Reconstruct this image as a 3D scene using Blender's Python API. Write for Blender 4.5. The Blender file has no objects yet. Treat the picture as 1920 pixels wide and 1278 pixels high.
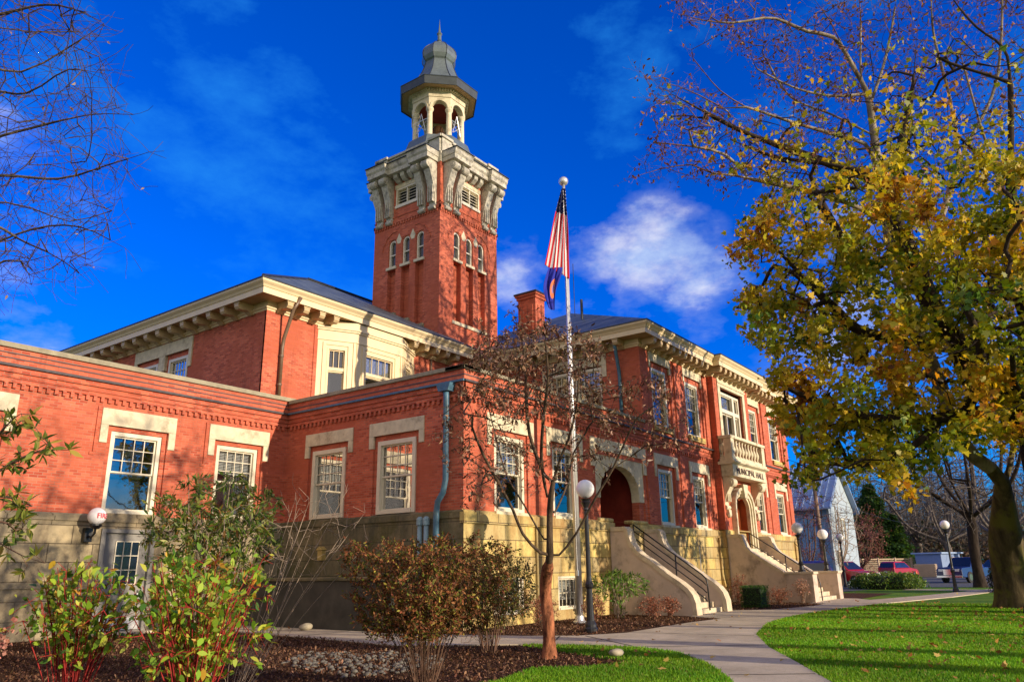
import bpy, math, random
import numpy as np
from mathutils import Matrix, Vector
random.seed(7); rng = np.random.default_rng(11)
SC = bpy.context.scene; COL = SC.collection
PI = math.pi

# ---------------------------------------------------------------- camera
f0 = 1430.577
Rm = np.array([[0.5943366, -0.22206577, -0.77294942], [-0.80408237, -0.18163081, -0.56609344], [-0.01468146, 0.95796505, -0.28650901]])
CAM = np.array([0., 0., 1.5])
cd = bpy.data.cameras.new("camera"); cam = bpy.data.objects.new("camera", cd); COL.objects.link(cam)
M4 = Matrix.Identity(4)
for i in range(3):
    for j in range(3): M4[i][j] = float(Rm[i, j])
    M4[i][3] = float(CAM[i])
cam.matrix_world = M4
cd.sensor_width = 36; cd.lens = f0 / 1920 * 36; cd.clip_end = 2000; cd.clip_start = 0.1
SC.camera = cam
def at(px, py, d):
    """world point seen at a place of the photograph, d metres deep"""
    return CAM + Rm @ np.array([px - 960, 639 - py, -f0]) / f0 * d
def ground(px, py, z=0.0):
    r = Rm @ np.array([px - 960, 639 - py, -f0]); return CAM + r * ((z - CAM[2]) / r[2])

# ---------------------------------------------------------------- scene objects
def setp(o, label=None, cat=None, group=None, kind=None):
    if label: o['label'] = label
    if cat: o['category'] = cat
    if group: o['group'] = group
    if kind: o['kind'] = kind
    return o
def link(o, parent=None):
    COL.objects.link(o)
    if parent is not None:
        o.parent = parent
        root = parent; off = Vector((0, 0, 0))
        o.matrix_parent_inverse = WM[parent.name].inverted()
    WM[o.name] = o.matrix_basis.copy() if parent is None else WM[parent.name] @ o.matrix_parent_inverse @ o.matrix_basis
    return o
WM = {}
def thing(name, label, cat, loc=(0, 0, 0), group=None):
    o = bpy.data.objects.new(name, None); o.location = [float(c) for c in loc]; o.empty_display_size = .2
    o.matrix_basis = Matrix.Translation(Vector([float(c) for c in loc]))
    link(o); return setp(o, label, cat, group)
def copy_tree(src, delta, label=None, parent=None):
    """a copy of a thing (or part) with its children, moved by delta"""
    c = src.copy(); COL.objects.link(c)
    if parent is None:
        c.location = src.location + Vector([float(v) for v in delta])
    else:
        c.parent = parent
    if label: c['label'] = label
    for ch in list(src.children): copy_tree(ch, delta, None, c)
    return c

class MB:
    def __init__(s): s.v = []; s.f = []; s.m = []; s.mi = 0
    def add(s, vs, fs):
        b = len(s.v); s.v += [tuple(float(c) for c in p) for p in vs]
        for f in fs: s.f.append([b + i for i in f]); s.m.append(s.mi)
    def box(s, x0, x1, y0, y1, z0, z1, F=None):
        P = [(x, y, z) for z in (z0, z1) for y in (y0, y1) for x in (x0, x1)]
        if F: P = [F(*p) for p in P]
        s.add(P, [(0, 2, 3, 1), (4, 5, 7, 6), (0, 1, 5, 4), (2, 6, 7, 3), (0, 4, 6, 2), (1, 3, 7, 5)])
    def quad(s, a, b, c, d): s.add([a, b, c, d], [(0, 1, 2, 3)])
    def prism(s, poly, w0, w1, F=None, ax='u'):
        """poly in two axes extruded along the third; ax names the extrusion axis of the (u,w,z) frame"""
        n = len(poly)
        def mk(p, t):
            q = {'u': (t, p[0], p[1]), 'w': (p[0], t, p[1]), 'z': (p[0], p[1], t)}[ax]
            return F(*q) if F else q
        s.add([mk(p, w0) for p in poly] + [mk(p, w1) for p in poly],
              [tuple(range(n)), tuple(range(2 * n - 1, n - 1, -1))] + [(i, n + i, n + (i + 1) % n, (i + 1) % n) for i in range(n)])
    def tube(s, pts, r, n=8, cap=True):
        pts = [np.array(p, float) for p in pts]; k = len(pts)
        if not hasattr(r, '__len__'): r = [r] * k
        vs = []; ref = np.array([.31, .17, .93])
        for i, p in enumerate(pts):
            d = pts[min(i + 1, k - 1)] - pts[max(i - 1, 0)]; d /= np.linalg.norm(d) + 1e-9
            if i == 0:
                a = np.cross(d, ref)
                if np.linalg.norm(a) < .1: a = np.cross(d, [1, 0, 0])
            else: a = a - d * np.dot(a, d)
            a = a / (np.linalg.norm(a) + 1e-9); b = np.cross(d, a)
            for j in range(n):
                t = 2 * PI * j / n; vs.append(p + r[i] * (math.cos(t) * a + math.sin(t) * b))
        fs = [(i * n + j, i * n + (j + 1) % n, (i + 1) * n + (j + 1) % n, (i + 1) * n + j) for i in range(k - 1) for j in range(n)]
        if cap: fs += [tuple(range(n - 1, -1, -1)), tuple((k - 1) * n + j for j in range(n))]
        s.add(vs, fs)
    def lathe(s, prof, c, n=24, rot=0., F=None):
        vs = []
        for r, z in prof:
            for j in range(n):
                t = rot + 2 * PI * j / n; p = (c[0] + r * math.cos(t), c[1] + r * math.sin(t), c[2] + z)
                vs.append(F(*p) if F else p)
        k = len(prof)
        s.add(vs, [(i * n + j, i * n + (j + 1) % n, (i + 1) * n + (j + 1) % n, (i + 1) * n + j) for i in range(k - 1) for j in range(n)]
              + [tuple(range(n - 1, -1, -1)), tuple((k - 1) * n + j for j in range(n))])
    def ball(s, c, r, n=24, m=12, sz=1.):
        s.lathe([(r * math.sin(PI * (i + .02) / (m + .04)), -r * sz * math.cos(PI * (i + .02) / (m + .04))) for i in range(m + 1)], c, n)
    def build(s, name, mats, parent=None, smooth=False, bevel=0):
        me = bpy.data.meshes.new(name); me.from_pydata(s.v, [], s.f)
        if not isinstance(mats, (list, tuple)): mats = [mats]
        for m in mats: me.materials.append(m)
        if len(mats) > 1: me.polygons.foreach_set('material_index', s.m)
        if smooth: me.polygons.foreach_set('use_smooth', [True] * len(me.polygons))
        me.update(); o = bpy.data.objects.new(name, me); link(o, parent)
        if bevel:
            b = o.modifiers.new("b", 'BEVEL'); b.width = bevel; b.segments = 2; b.limit_method = 'ANGLE'; b.angle_limit = .7
        if smooth == 'auto':
            me.polygons.foreach_set('use_smooth', [False] * len(me.polygons))
        return o

def np_mesh(name, V, k, mats, parent=None, color=None, mi=None, smooth=False):
    """V: (F,k,3) array of separate polygons with k corners each"""
    F = V.shape[0]; me = bpy.data.meshes.new(name)
    me.vertices.add(F * k); me.vertices.foreach_set('co', V.reshape(-1).astype(np.float32))
    me.loops.add(F * k); me.loops.foreach_set('vertex_index', np.arange(F * k, dtype=np.int32))
    me.polygons.add(F); me.polygons.foreach_set('loop_start', np.arange(0, F * k, k, dtype=np.int32))
    me.polygons.foreach_set('loop_total', np.full(F, k, np.int32))
    if mi is not None: me.polygons.foreach_set('material_index', mi.astype(np.int32))
    if not isinstance(mats, (list, tuple)): mats = [mats]
    for m in mats: me.materials.append(m)
    if color is not None:
        a = me.color_attributes.new("Col", 'FLOAT_COLOR', 'POINT')
        c = np.ones((F, k, 4), np.float32); c[:, :, :3] = color[:, None, :]; a.data.foreach_set('color', c.reshape(-1))
    me.update(calc_edges=True); me.validate()
    o = bpy.data.objects.new(name, me); return link(o, parent)

# ---------------------------------------------------------------- materials
def nt(name):
    m = bpy.data.materials.new(name); m.use_nodes = True; t = m.node_tree; t.nodes.clear()
    return m, t, t.nodes, t.links
def N(t, typ, **kw):
    n = t.nodes.new(typ)
    for k, v in kw.items():
        if k in n.inputs: n.inputs[k].default_value = v
        else: setattr(n, k, v)
    return n
def mixc(t, a, b, f, mode='MIX'):
    n = t.nodes.new('ShaderNodeMix'); n.data_type = 'RGBA'; n.blend_type = mode
    for i, v in ((0, f), (6, a), (7, b)):
        if isinstance(v, (int, float)): n.inputs[i].default_value = v
        elif isinstance(v, (tuple, list)): n.inputs[i].default_value = (*v[:3], 1)
        else: t.links.new(v, n.inputs[i])
    return n.outputs[2]
def mth(t, op, a, b=0., c=None, clamp=False):
    n = t.nodes.new('ShaderNodeMath'); n.operation = op; n.use_clamp = clamp
    for i, v in ((0, a), (1, b), (2, c)):
        if v is None: continue
        if isinstance(v, (int, float)): n.inputs[i].default_value = v
        else: t.links.new(v, n.inputs[i])
    return n.outputs[0]
def ramp(t, fac, stops):
    n = t.nodes.new('ShaderNodeValToRGB'); e = n.color_ramp.elements
    while len(e) > 1: e.remove(e[-1])
    for i, (p, c) in enumerate(stops):
        x = e[0] if i == 0 else e.new(p)
        x.position = p; x.color = (*c, 1) if len(c) == 3 else c
    t.links.new(fac, n.inputs[0]); return n.outputs[0]
def noise(t, vec, scale, detail=4., rough=.6):
    n = t.nodes.new('ShaderNodeTexNoise'); n.inputs['Scale'].default_value = scale; n.inputs['Detail'].default_value = detail
    n.inputs['Roughness'].default_value = rough
    if vec is not None: t.links.new(vec, n.inputs['Vector'])
    return n.outputs[0]
def pos(t): return t.nodes.new('ShaderNodeNewGeometry').outputs['Position']
def wallvec(t):
    """(X+Y, Z) of the world: running length along axis-aligned walls, and height"""
    s = t.nodes.new('ShaderNodeSeparateXYZ'); t.links.new(pos(t), s.inputs[0])
    c = t.nodes.new('ShaderNodeCombineXYZ'); t.links.new(mth(t, 'ADD', s.outputs[0], s.outputs[1]), c.inputs[0]); t.links.new(s.outputs[2], c.inputs[1])
    return c.outputs[0], s.outputs
def finish(m, t, col, rough=.7, bump=None, bstr=.3, bdist=.02, metal=0., spec=.5, normal=None):
    b = t.nodes.new('ShaderNodeBsdfPrincipled'); o = t.nodes.new('ShaderNodeOutputMaterial')
    if isinstance(col, tuple): b.inputs['Base Color'].default_value = (*col, 1)
    else: t.links.new(col, b.inputs['Base Color'])
    if isinstance(rough, (int, float)): b.inputs['Roughness'].default_value = rough
    else: t.links.new(rough, b.inputs['Roughness'])
    b.inputs['Metallic'].default_value = metal; b.inputs['Specular IOR Level'].default_value = spec
    if bump is not None:
        u = t.nodes.new('ShaderNodeBump'); u.inputs['Strength'].default_value = bstr; u.inputs['Distance'].default_value = bdist
        t.links.new(bump, u.inputs['Height']); t.links.new(u.outputs[0], b.inputs['Normal'])
    t.links.new(b.outputs[0], o.inputs[0]); return m
def simple(name, c, rough=.6, var=.25, scale=6., metal=0., spec=.5, bstr=.15, dirt=None):
    """a colour with mottled variation in tone and a slight unevenness"""
    m, t, n, l = nt(name); p = pos(t); nz = noise(t, p, scale, 6)
    lo = tuple(x * (1 - var) for x in c); hi = tuple(min(1, x * (1 + var)) for x in c)
    col = ramp(t, nz, [(.25, lo), (.75, hi)])
    if dirt:
        col = mixc(t, col, dirt, ramp(t, noise(t, p, scale * .35, 8, .7), [(.52, (0, 0, 0)), (.7, (1, 1, 1))]))
    return finish(m, t, col, rough, noise(t, p, scale * 8, 3), bstr, .01, metal, spec)

def brickmat(name, c1, c2, mortar, amt=1.):
    m, t, n, l = nt(name); v, s = wallvec(t)
    b = N(t, 'ShaderNodeTexBrick'); l.new(v, b.inputs['Vector'])
    b.inputs['Scale'].default_value = 1.; b.inputs['Brick Width'].default_value = .21; b.inputs['Row Height'].default_value = .071
    b.inputs['Mortar Size'].default_value = .008; b.inputs['Mortar Smooth'].default_value = .3; b.inputs['Bias'].default_value = 0.
    b.inputs['Color1'].default_value = (*c1, 1); b.inputs['Color2'].default_value = (*c2, 1); b.inputs['Mortar'].default_value = (*mortar, 1)
    big = noise(t, pos(t), .7, 7, .65)
    col = mixc(t, b.outputs[0], tuple(x * .62 for x in c1), ramp(t, big, [(.38, (.9, .9, .9)), (.60, (0, 0, 0))]))
    # streaky, paler weathered courses
    mp = N(t, 'ShaderNodeMapping'); mp.inputs['Scale'].default_value = (.5, 9., 1.); l.new(v, mp.inputs[0])
    col = mixc(t, col, tuple(min(1, x * 1.35 + .05) for x in c2), ramp(t, noise(t, mp.outputs[0], 1., 6, .7), [(.50, (0, 0, 0)), (.72, (.65, .65, .65))]))
    dr = N(t, 'ShaderNodeMapping'); dr.inputs['Scale'].default_value = (2.2, .22, 1.); l.new(v, dr.inputs[0])
    col = mixc(t, col, (.10, .035, .025), ramp(t, noise(t, dr.outputs[0], 1., 8, .7), [(.56, (0, 0, 0)), (.74, (.6, .6, .6))]))
    return finish(m, t, col, .85, mth(t, 'ADD', mth(t, 'MULTIPLY', b.outputs[1], -1.), mth(t, 'MULTIPLY', noise(t, v, 40, 3), .4)), .45, .012, spec=.2)
def ashlar(name, c1, c2, stain, bw=1.05, rh=.46, stain_amt=.5, moss=None):
    m, t, n, l = nt(name); v, s = wallvec(t)
    b = N(t, 'ShaderNodeTexBrick'); l.new(v, b.inputs['Vector'])
    b.inputs['Scale'].default_value = 1.; b.inputs['Brick Width'].default_value = bw; b.inputs['Row Height'].default_value = rh
    b.inputs['Mortar Size'].default_value = .014; b.inputs['Mortar Smooth'].default_value = .4
    b.inputs['Color1'].default_value = (*c1, 1); b.inputs['Color2'].default_value = (*c2, 1); b.inputs['Mortar'].default_value = (.1, .08, .05, 1)
    mp = N(t, 'ShaderNodeMapping'); mp.inputs['Scale'].default_value = (1.2, .35, 1.); l.new(v, mp.inputs[0])
    st = noise(t, mp.outputs[0], 1.6, 9, .68)
    col = mixc(t, b.outputs[0], stain, ramp(t, st, [(.62 - stain_amt * .3, (0, 0, 0)), (.78 - stain_amt * .2, (.85, .85, .85))]))
    if moss:
        col = mixc(t, col, moss, ramp(t, noise(t, pos(t), 1.1, 8, .7), [(.5, (0, 0, 0)), (.62, (.8, .8, .8))]))
    col = mixc(t, col, (0, 0, 0), ramp(t, noise(t, pos(t), 9, 6, .7), [(.5, (0, 0, 0)), (.8, (.35, .35, .35))]))
    return finish(m, t, col, .9, mth(t, 'ADD', mth(t, 'MULTIPLY', b.outputs[1], -1.5), noise(t, pos(t), 14, 6)), .4, .02, spec=.2)

BR = brickmat('brick', (.68, .165, .085), (.33, .056, .03), (.38, .20, .14))
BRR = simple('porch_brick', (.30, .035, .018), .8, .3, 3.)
STA = ashlar('pale_ashlar', (.43, .35, .21), (.22, .19, .13), (.18, .14, .09), 1.1, .46, .6)
STY = ashlar('yellow_ashlar', (.66, .51, .17), (.40, .32, .17), (.30, .17, .06), .95, .46, .62)
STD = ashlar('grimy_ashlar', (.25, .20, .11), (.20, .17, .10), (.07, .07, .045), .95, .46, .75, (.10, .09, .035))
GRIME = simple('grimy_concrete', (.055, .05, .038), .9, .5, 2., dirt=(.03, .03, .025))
LIME = simple('limestone', (.60, .53, .37), .8, .2, 5., dirt=(.27, .22, .14))
CREAM = simple('cream_paint', (.70, .57, .35), .5, .08, 3., bstr=.05)
CREAM_SHADE = simple('shaded_cream', (.42, .27, .12), .6, .15, 4.)  # cream browned so the colour itself carries the shade under the eaves
WHITE = simple('white_paint', (.66, .60, .46), .45, .08, 4., bstr=.05)
TSTONE = simple('grey_buff_stone', (.45, .42, .34), .8, .35, 7., bstr=.5, dirt=(.12, .11, .09))
CONC = simple('stair_concrete', (.56, .44, .35), .85, .12, 3., dirt=(.24, .19, .15))
CONCP = simple('coping_concrete', (.58, .48, .34), .85, .15, 5., dirt=(.3, .25, .17))
LEADM = simple('zinc_sheet', (.13, .16, .165), .42, .22, 3., metal=.3)
LEADD = simple('dark_lead', (.045, .055, .06), .5, .25, 3., metal=.2)
DARKM = simple('dark_metal', (.035, .04, .05), .4, .3, 4., metal=.3)
BLACK = simple('black_paint', (.012, .012, .014), .35, .3, 9.)
TEAL = simple('blue_green_downpipe', (.05, .13, .20), .45, .4, 5., dirt=(.10, .16, .15))
BROWNP = simple('brown_downpipe', (.14, .085, .05), .4, .25, 4.)
PVC = simple('grey_blue_pipe', (.22, .33, .38), .5, .15, 6.)
COPE = simple('coping_stone', (.29, .26, .18), .85, .25, 5., dirt=(.20, .17, .12))
STRING = simple('dark_string_course', (.07, .055, .06), .7, .35, 5.)
DOORW = simple('varnished_wood', (.30, .075, .022), .35, .35, 3.)
DOORG = simple('grey_door_paint', (.20, .19, .17), .5, .1, 4.)
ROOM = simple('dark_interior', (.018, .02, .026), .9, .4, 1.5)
BLIND = simple('window_blind', (.62, .60, .55), .7, .1, 2.)
BLINDR = simple('drawn_blind', (.42, .30, .25), .7, .1, 2.)
STEEL = simple('brushed_pole', (.62, .62, .62), .35, .1, 6., metal=.6)
def slate():
    m, t, n, l = nt('slate'); v, s = wallvec(t)
    b = N(t, 'ShaderNodeTexBrick'); l.new(v, b.inputs['Vector']); b.inputs['Scale'].default_value = 1.
    b.inputs['Brick Width'].default_value = .3; b.inputs['Row Height'].default_value = .16; b.inputs['Mortar Size'].default_value = .008
    b.inputs['Color1'].default_value = (.045, .065, .08, 1); b.inputs['Color2'].default_value = (.14, .17, .19, 1); b.inputs['Mortar'].default_value = (.02, .02, .02, 1)
    return finish(m, t, b.outputs[0], .5, b.outputs[1], -.4, .02)
SLATE = slate()
def glass():
    m, t, n, l = nt('window_glass'); o = n.new('ShaderNodeOutputMaterial'); g = n.new('ShaderNodeBsdfGlossy'); tr = n.new('ShaderNodeBsdfTransparent'); mx = n.new('ShaderNodeMixShader')
    g.inputs['Roughness'].default_value = .02; g.inputs['Color'].default_value = (.78, .76, .72, 1); tr.inputs['Color'].default_value = (.8, .85, .88, 1)
    u = n.new('ShaderNodeBump'); u.inputs['Strength'].default_value = .05; u.inputs['Distance'].default_value = .02; l.new(noise(t, pos(t), 1.6, 2), u.inputs['Height']); l.new(u.outputs[0], g.inputs['Normal'])
    lw = n.new('ShaderNodeLayerWeight'); lw.inputs[0].default_value = .35
    l.new(mth(t, 'MULTIPLY_ADD', lw.outputs[0], .55, .20, True), mx.inputs[0]); l.new(tr.outputs[0], mx.inputs[1]); l.new(g.outputs[0], mx.inputs[2]); l.new(mx.outputs[0], o.inputs[0]); return m
GLASS = glass()
GLOBE = simple('opal_glass', (.80, .79, .80), .18, .03, 2., bstr=.0)
def foliage(name, trans=.35, rough=.5, spec=.4):
    m, t, n, l = nt(name); a = n.new('ShaderNodeVertexColor'); a.layer_name = 'Col'
    b = n.new('ShaderNodeBsdfPrincipled'); l.new(a.outputs[0], b.inputs['Base Color']); b.inputs['Roughness'].default_value = rough; b.inputs['Specular IOR Level'].default_value = spec
    tl = n.new('ShaderNodeBsdfTranslucent'); l.new(mixc(t, a.outputs[0], (1.6, 1.5, .7), 1., 'MULTIPLY'), tl.inputs[0])
    mx = n.new('ShaderNodeMixShader'); mx.inputs[0].default_value = trans; l.new(b.outputs[0], mx.inputs[1]); l.new(tl.outputs[0], mx.inputs[2])
    o = n.new('ShaderNodeOutputMaterial'); l.new(mx.outputs[0], o.inputs[0]); return m
LEAF = foliage('leaf'); LEAFD = foliage('dry_leaf', .2, .7, .2); GRASSB = foliage('grass_blade', .35, .6, .2)
def bark(name, c, c2, scale=5., bstr=.6, moss=None):
    m, t, n, l = nt(name); p = pos(t); mp = N(t, 'ShaderNodeMapping'); mp.inputs['Scale'].default_value = (1, 1, .35); l.new(p, mp.inputs[0])
    nz = noise(t, mp.outputs[0], scale, 8, .7); col = ramp(t, nz, [(.35, c), (.65, c2)])
    if moss: col = mixc(t, col, moss, ramp(t, noise(t, p, 1.3, 6, .7), [(.48, (0, 0, 0)), (.6, (.8, .8, .8))]))
    return finish(m, t, col, .9, nz, bstr, .04, spec=.15)
BARKD = bark('dark_bark', (.018, .013, .010), (.055, .04, .03))
BARKP = bark('pale_mottled_bark', (.07, .055, .04), (.36, .31, .24), 2.2, .6)
BARKM = bark('mossy_bark', (.035, .028, .015), (.13, .10, .05), 4., .8, (.12, .12, .02))
BARKR = bark('peeling_red_bark', (.045, .016, .010), (.50, .19, .09), 9., 1.)
BARKG = bark('grey_bark', (.07, .06, .055), (.18, .15, .13))
TWIG = bark('pale_twig', (.26, .19, .14), (.46, .36, .28), 9.)
TWIGB = bark('brown_twig', (.09, .05, .035), (.22, .13, .09), 9.)
TWIGD = bark('dark_purple_twig', (.035, .024, .016), (.13, .09, .06), 9.)
TWIGR = bark('red_twig', (.20, .018, .018), (.42, .045, .04), 9.)
# ---------------------------------------------------------------- ground materials
def grassmat():
    m, t, n, l = nt('lawn_grass'); p = pos(t)
    a = ramp(t, noise(t, p, .5, 6, .6), [(.3, (.06, .15, .008)), (.5, (.12, .25, .010)), (.72, (.24, .30, .025))])
    a = mixc(t, a, (.03, .08, .006), ramp(t, noise(t, p, 30, 5, .8), [(.45, (0, 0, 0)), (.75, (.8, .8, .8))]))
    return finish(m, t, a, .8, noise(t, p, 60, 4, .8), .9, .05, spec=.15)
def mulchmat():
    m, t, n, l = nt('bark_mulch'); p = pos(t)
    a = ramp(t, noise(t, p, 28, 8, .75), [(.32, (.012, .006, .004)), (.5, (.07, .032, .018)), (.68, (.20, .11, .06))])
    return finish(m, t, a, .95, noise(t, p, 34, 6, .8), 1., .06, spec=.1)
def pathmat():
    m, t, n, l = nt('path_concrete'); p = pos(t)
    a = ramp(t, noise(t, p, .9, 8, .7), [(.3, (.34, .29, .21)), (.5, (.48, .41, .30)), (.72, (.62, .53, .39))])
    a = mixc(t, a, (.12, .10, .075), ramp(t, noise(t, p, 45, 4, .8), [(.5, (0, 0, 0)), (.8, (.7, .7, .7))]))
    return finish(m, t, a, .9, noise(t, p, 70, 4), .25, .01, spec=.2)
def asphalt():
    m, t, n, l = nt('asphalt'); p = pos(t)
    return finish(m, t, ramp(t, noise(t, p, 3, 8, .7), [(.3, (.04, .042, .048)), (.7, (.075, .078, .085))]), .9, noise(t, p, 60, 4), .3, .01)
GRASS, MULCH, PATH, ASPH = grassmat(), mulchmat(), pathmat(), asphalt()

def sheet(name, poly, z, mat, kind='structure', thick=0.):
    mb = MB()
    if thick: mb.prism(poly, z - thick, z, None, 'z')
    else: mb.add([(x, y, z) for x, y in poly], [tuple(range(len(poly)))])
    o = mb.build(name, mat); setp(o, kind=kind); return o
g = MB(); g.quad((-400, -400, 0), (600, -400, 0), (600, 600, 0), (-400, 600, 0)); setp(g.build('ground', GRASS), kind='structure')
PATHP = [(4, -.6), (11.4, 3.2), (13.1, 4.1), (15.3, 5.3), (18, 6.5), (21.7, 7.5), (24.5, 7.75), (27.4, 7.75), (34.7, 6.9), (41, 5.6), (60, 3.2), (60, 4.2), (42, 7.1), (36.9, 8.2), (38.2, 9.0), (38.2, 9.7), (33.2, 9.7), (33.0, 9.0), (31, 8.9), (28, 9.5), (27.2, 10.6), (23.6, 10.6), (22.9, 9.25), (20.9, 9.4), (17.1, 9.3), (15.9, 9.9), (15.3, 11), (14.5, 14.2), (14.62, 17.5), (14.62, 21.2), (13.2, 21.2), (12.6, 15), (12.2, 12), (13.6, 9.9), (14.1, 8.6), (14.2, 7.4), (13.7, 6.4), (12.4, 5.3), (10.8, 4.3), (3, .9)]
setp(sheet('path', PATHP, .03, PATH, thick=.06), kind='structure')
j = MB()   # joints sawn across the walk
for a, b in (((11.9, 3.5), (11.2, 4.5)), ((14.25, 7.6), (15.9, 9.7)), ((14.2, 7.5), (15.6, 5.5)), ((13.9, 9.3), (15.6, 10.2)), ((12.5, 12.9), (14.7, 13.1)), ((12.7, 15.9), (14.5, 16)), ((17.6, 6.4), (17.2, 9.25)), ((20.5, 7.25), (20.3, 9.35)), ((23.5, 7.7), (23.4, 9.9)), ((26.6, 7.8), (26.7, 10.4)), ((30, 7.5), (30.1, 9.05)), ((33.4, 7.1), (33.6, 9.5)), ((37.2, 6.5), (37.3, 8.1))):
    a = np.array(a); b = np.array(b); n_ = (b - a) / np.linalg.norm(b - a); n_ = np.array([-n_[1], n_[0]]) * .02
    j.quad((*(a - n_), .034), (*(b - n_), .034), (*(b + n_), .034), (*(a + n_), .034))
setp(j.build('path_joints', GRIME), kind='structure')
sheet('mulch_bed', [(-8, 6.9), (9.2, 7.0), (10.5, 7.4), (11.3, 6.6), (12, 6.5), (12.4, 7.5), (13.3, 9.3), (13.65, 10), (12.3, 12), (12.7, 15), (13.3, 21.2), (-8, 21.2)], .008, MULCH)
sheet('mulch_bed', [(15.2, 11), (15.8, 9.7), (17.1, 9.2), (20.9, 9.3), (22.95, 9.2), (23.7, 10.5), (27.1, 10.5), (28, 9.45), (31, 8.85), (33.1, 8.95), (38.1, 8.9), (46, 9.0), (46, 13.6), (15, 13.6), (14.4, 14.2)], .008, MULCH)
sheet('parking_lot', [(47, 12.2), (57.5, 10.8), (58, 4.6), (66, 3.2), (140, -2), (150, 34), (88, 60), (47, 40)], .012, ASPH)
sheet('side_path', [(48.5, -8), (50, -8), (53, 9.5), (51.5, 9.6)], .016, PATH)

# ---------------------------------------------------------------- the municipal building
B = thing('municipal_building', 'red brick hall with square bell tower, cream cornices and a balcony over its arched door', 'building', (16.1, 13.5, 0))
class Fr:
    """wall frame: u runs along the wall, w into it, z up"""
    def __init__(s, O, D): s.O = np.array(O, float); s.D = np.array(D, float) / np.linalg.norm(D); s.Nn = np.array([-s.D[1], s.D[0]])
    def __call__(s, u, w, z): p = s.O + s.D * u + s.Nn * w; return (p[0], p[1], z)
FY = lambda y: Fr((0, y), (1, 0))
class FX_(Fr):
    def __init__(s, x): s.O = np.array((x, 0.)); s.D = np.array((0, 1.)); s.Nn = np.array((1., 0))
FX = lambda x: FX_(x)
def wall(mb, F, u0, u1, z0, z1, ops=(), w=0.):
    us = sorted({u0, u1, *[o[0] for o in ops], *[o[1] for o in ops]}); zs = sorted({z0, z1, *[o[2] for o in ops], *[o[3] for o in ops]})
    us = [u for u in us if u0 <= u <= u1]; zs = [z for z in zs if z0 <= z <= z1]
    for a, b in zip(us, us[1:]):
        for c, d in zip(zs, zs[1:]):
            if any(o[0] <= (a + b) / 2 <= o[1] and o[2] <= (c + d) / 2 <= o[3] for o in ops): continue
            mb.quad(F(a, w, c), F(b, w, c), F(b, w, d), F(a, w, d))
    for o in ops:
        a, b, c, d, e = o
        mb.quad(F(a, w, c), F(a, w + e, c), F(a, w + e, d), F(a, w, d)); mb.quad(F(b, w, c), F(b, w + e, c), F(b, w + e, d), F(b, w, d))
        mb.quad(F(a, w, d), F(b, w, d), F(b, w + e, d), F(a, w + e, d)); mb.quad(F(a, w, c), F(b, w, c), F(b, w + e, c), F(a, w + e, c))
def window(F, u0, u1, z0, z1, w=.2, cols=4, rows=3, blind='half', lower_cols=1, lower_rows=1, split=.5, casing=.11, parent=None, mat=None, frac=.5, name='window'):
    parent = parent or B; mat = mat or WHITE
    m = MB(); c = casing
    m.box(u0, u0 + c, w - .07, w + .14, z0, z1, F); m.box(u1 - c, u1, w - .07, w + .14, z0, z1, F)
    m.box(u0 + c, u1 - c, w - .066, w + .14, z1 - c, z1, F); m.box(u0 + c, u1 - c, w - .10, w + .14, z0, z0 + c * .8, F)
    fr = m.build(name, mat, parent)
    a, b, p, q = u0 + c, u1 - c, z0 + c * .8, z1 - c; mid = p + (q - p) * split
    def sash(za, zb, ww, nc, nr):
        s = MB(); t = .045
        s.box(a, a + t, ww, ww + .04, za, zb, F); s.box(b - t, b, ww, ww + .04, za, zb, F); s.box(a + t, b - t, ww + .002, ww + .04, za, za + t, F); s.box(a + t, b - t, ww + .002, ww + .04, zb - t, zb, F)
        for i in range(1, nc): x = a + t + (b - a - 2 * t) * i / nc; s.box(x - .011, x + .011, ww + .006, ww + .03, za + t, zb - t, F)
        for i in range(1, nr): z = za + t + (zb - za - 2 * t) * i / nr; s.box(a + t, b - t, ww + .008, ww + .028, z - .011, z + .011, F)
        s.build('sash', mat, fr)
    if split < 1:
        sash(mid, q, w + .0, cols, rows); sash(p, mid + .03, w + .045, lower_cols, lower_rows)
    else: sash(p, q, w, cols, rows)
    g_ = MB(); g_.quad(F(a, w + .062, p), F(b, w + .062, p), F(b, w + .062, q), F(a, w + .062, q)); g_.build('pane', GLASS, fr)
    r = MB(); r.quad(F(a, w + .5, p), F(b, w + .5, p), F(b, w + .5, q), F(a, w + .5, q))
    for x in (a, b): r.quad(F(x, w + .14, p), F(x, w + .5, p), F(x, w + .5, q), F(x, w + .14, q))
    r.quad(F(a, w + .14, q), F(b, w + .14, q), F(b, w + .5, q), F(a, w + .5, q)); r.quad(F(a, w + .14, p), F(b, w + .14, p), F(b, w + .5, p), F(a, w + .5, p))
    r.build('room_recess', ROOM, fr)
    if blind:
        bz = q - (q - p) * frac; s = MB(); k = max(3, int((q - bz) / .045))
        for i in range(k):
            z = q - (q - bz) * (i + .5) / k; s.quad(F(a + .02, w + .12, z - .014), F(b - .02, w + .12, z - .014), F(b - .02, w + .14, z + .016), F(a + .02, w + .14, z + .016))
        s.box(a + .02, b - .02, w + .115, w + .145, bz - .03, bz, F); s.build('blind', BLINDR if blind == 'red' else BLIND, fr)
    return fr
def lintel(F, c, half, z0, z1, ear, ew=.2, proud=.035, mat=None):
    m = MB(); m.box(c - half, c + half, -proud, .04, z0, z1, F); m.box(c - half, c - half + ew, -proud, .04, ear, z0 - .002, F); m.box(c + half - ew, c + half, -proud, .04, ear, z0 - .002, F)
    return m.build('lintel', mat or LIME, B, bevel=.008)
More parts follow.
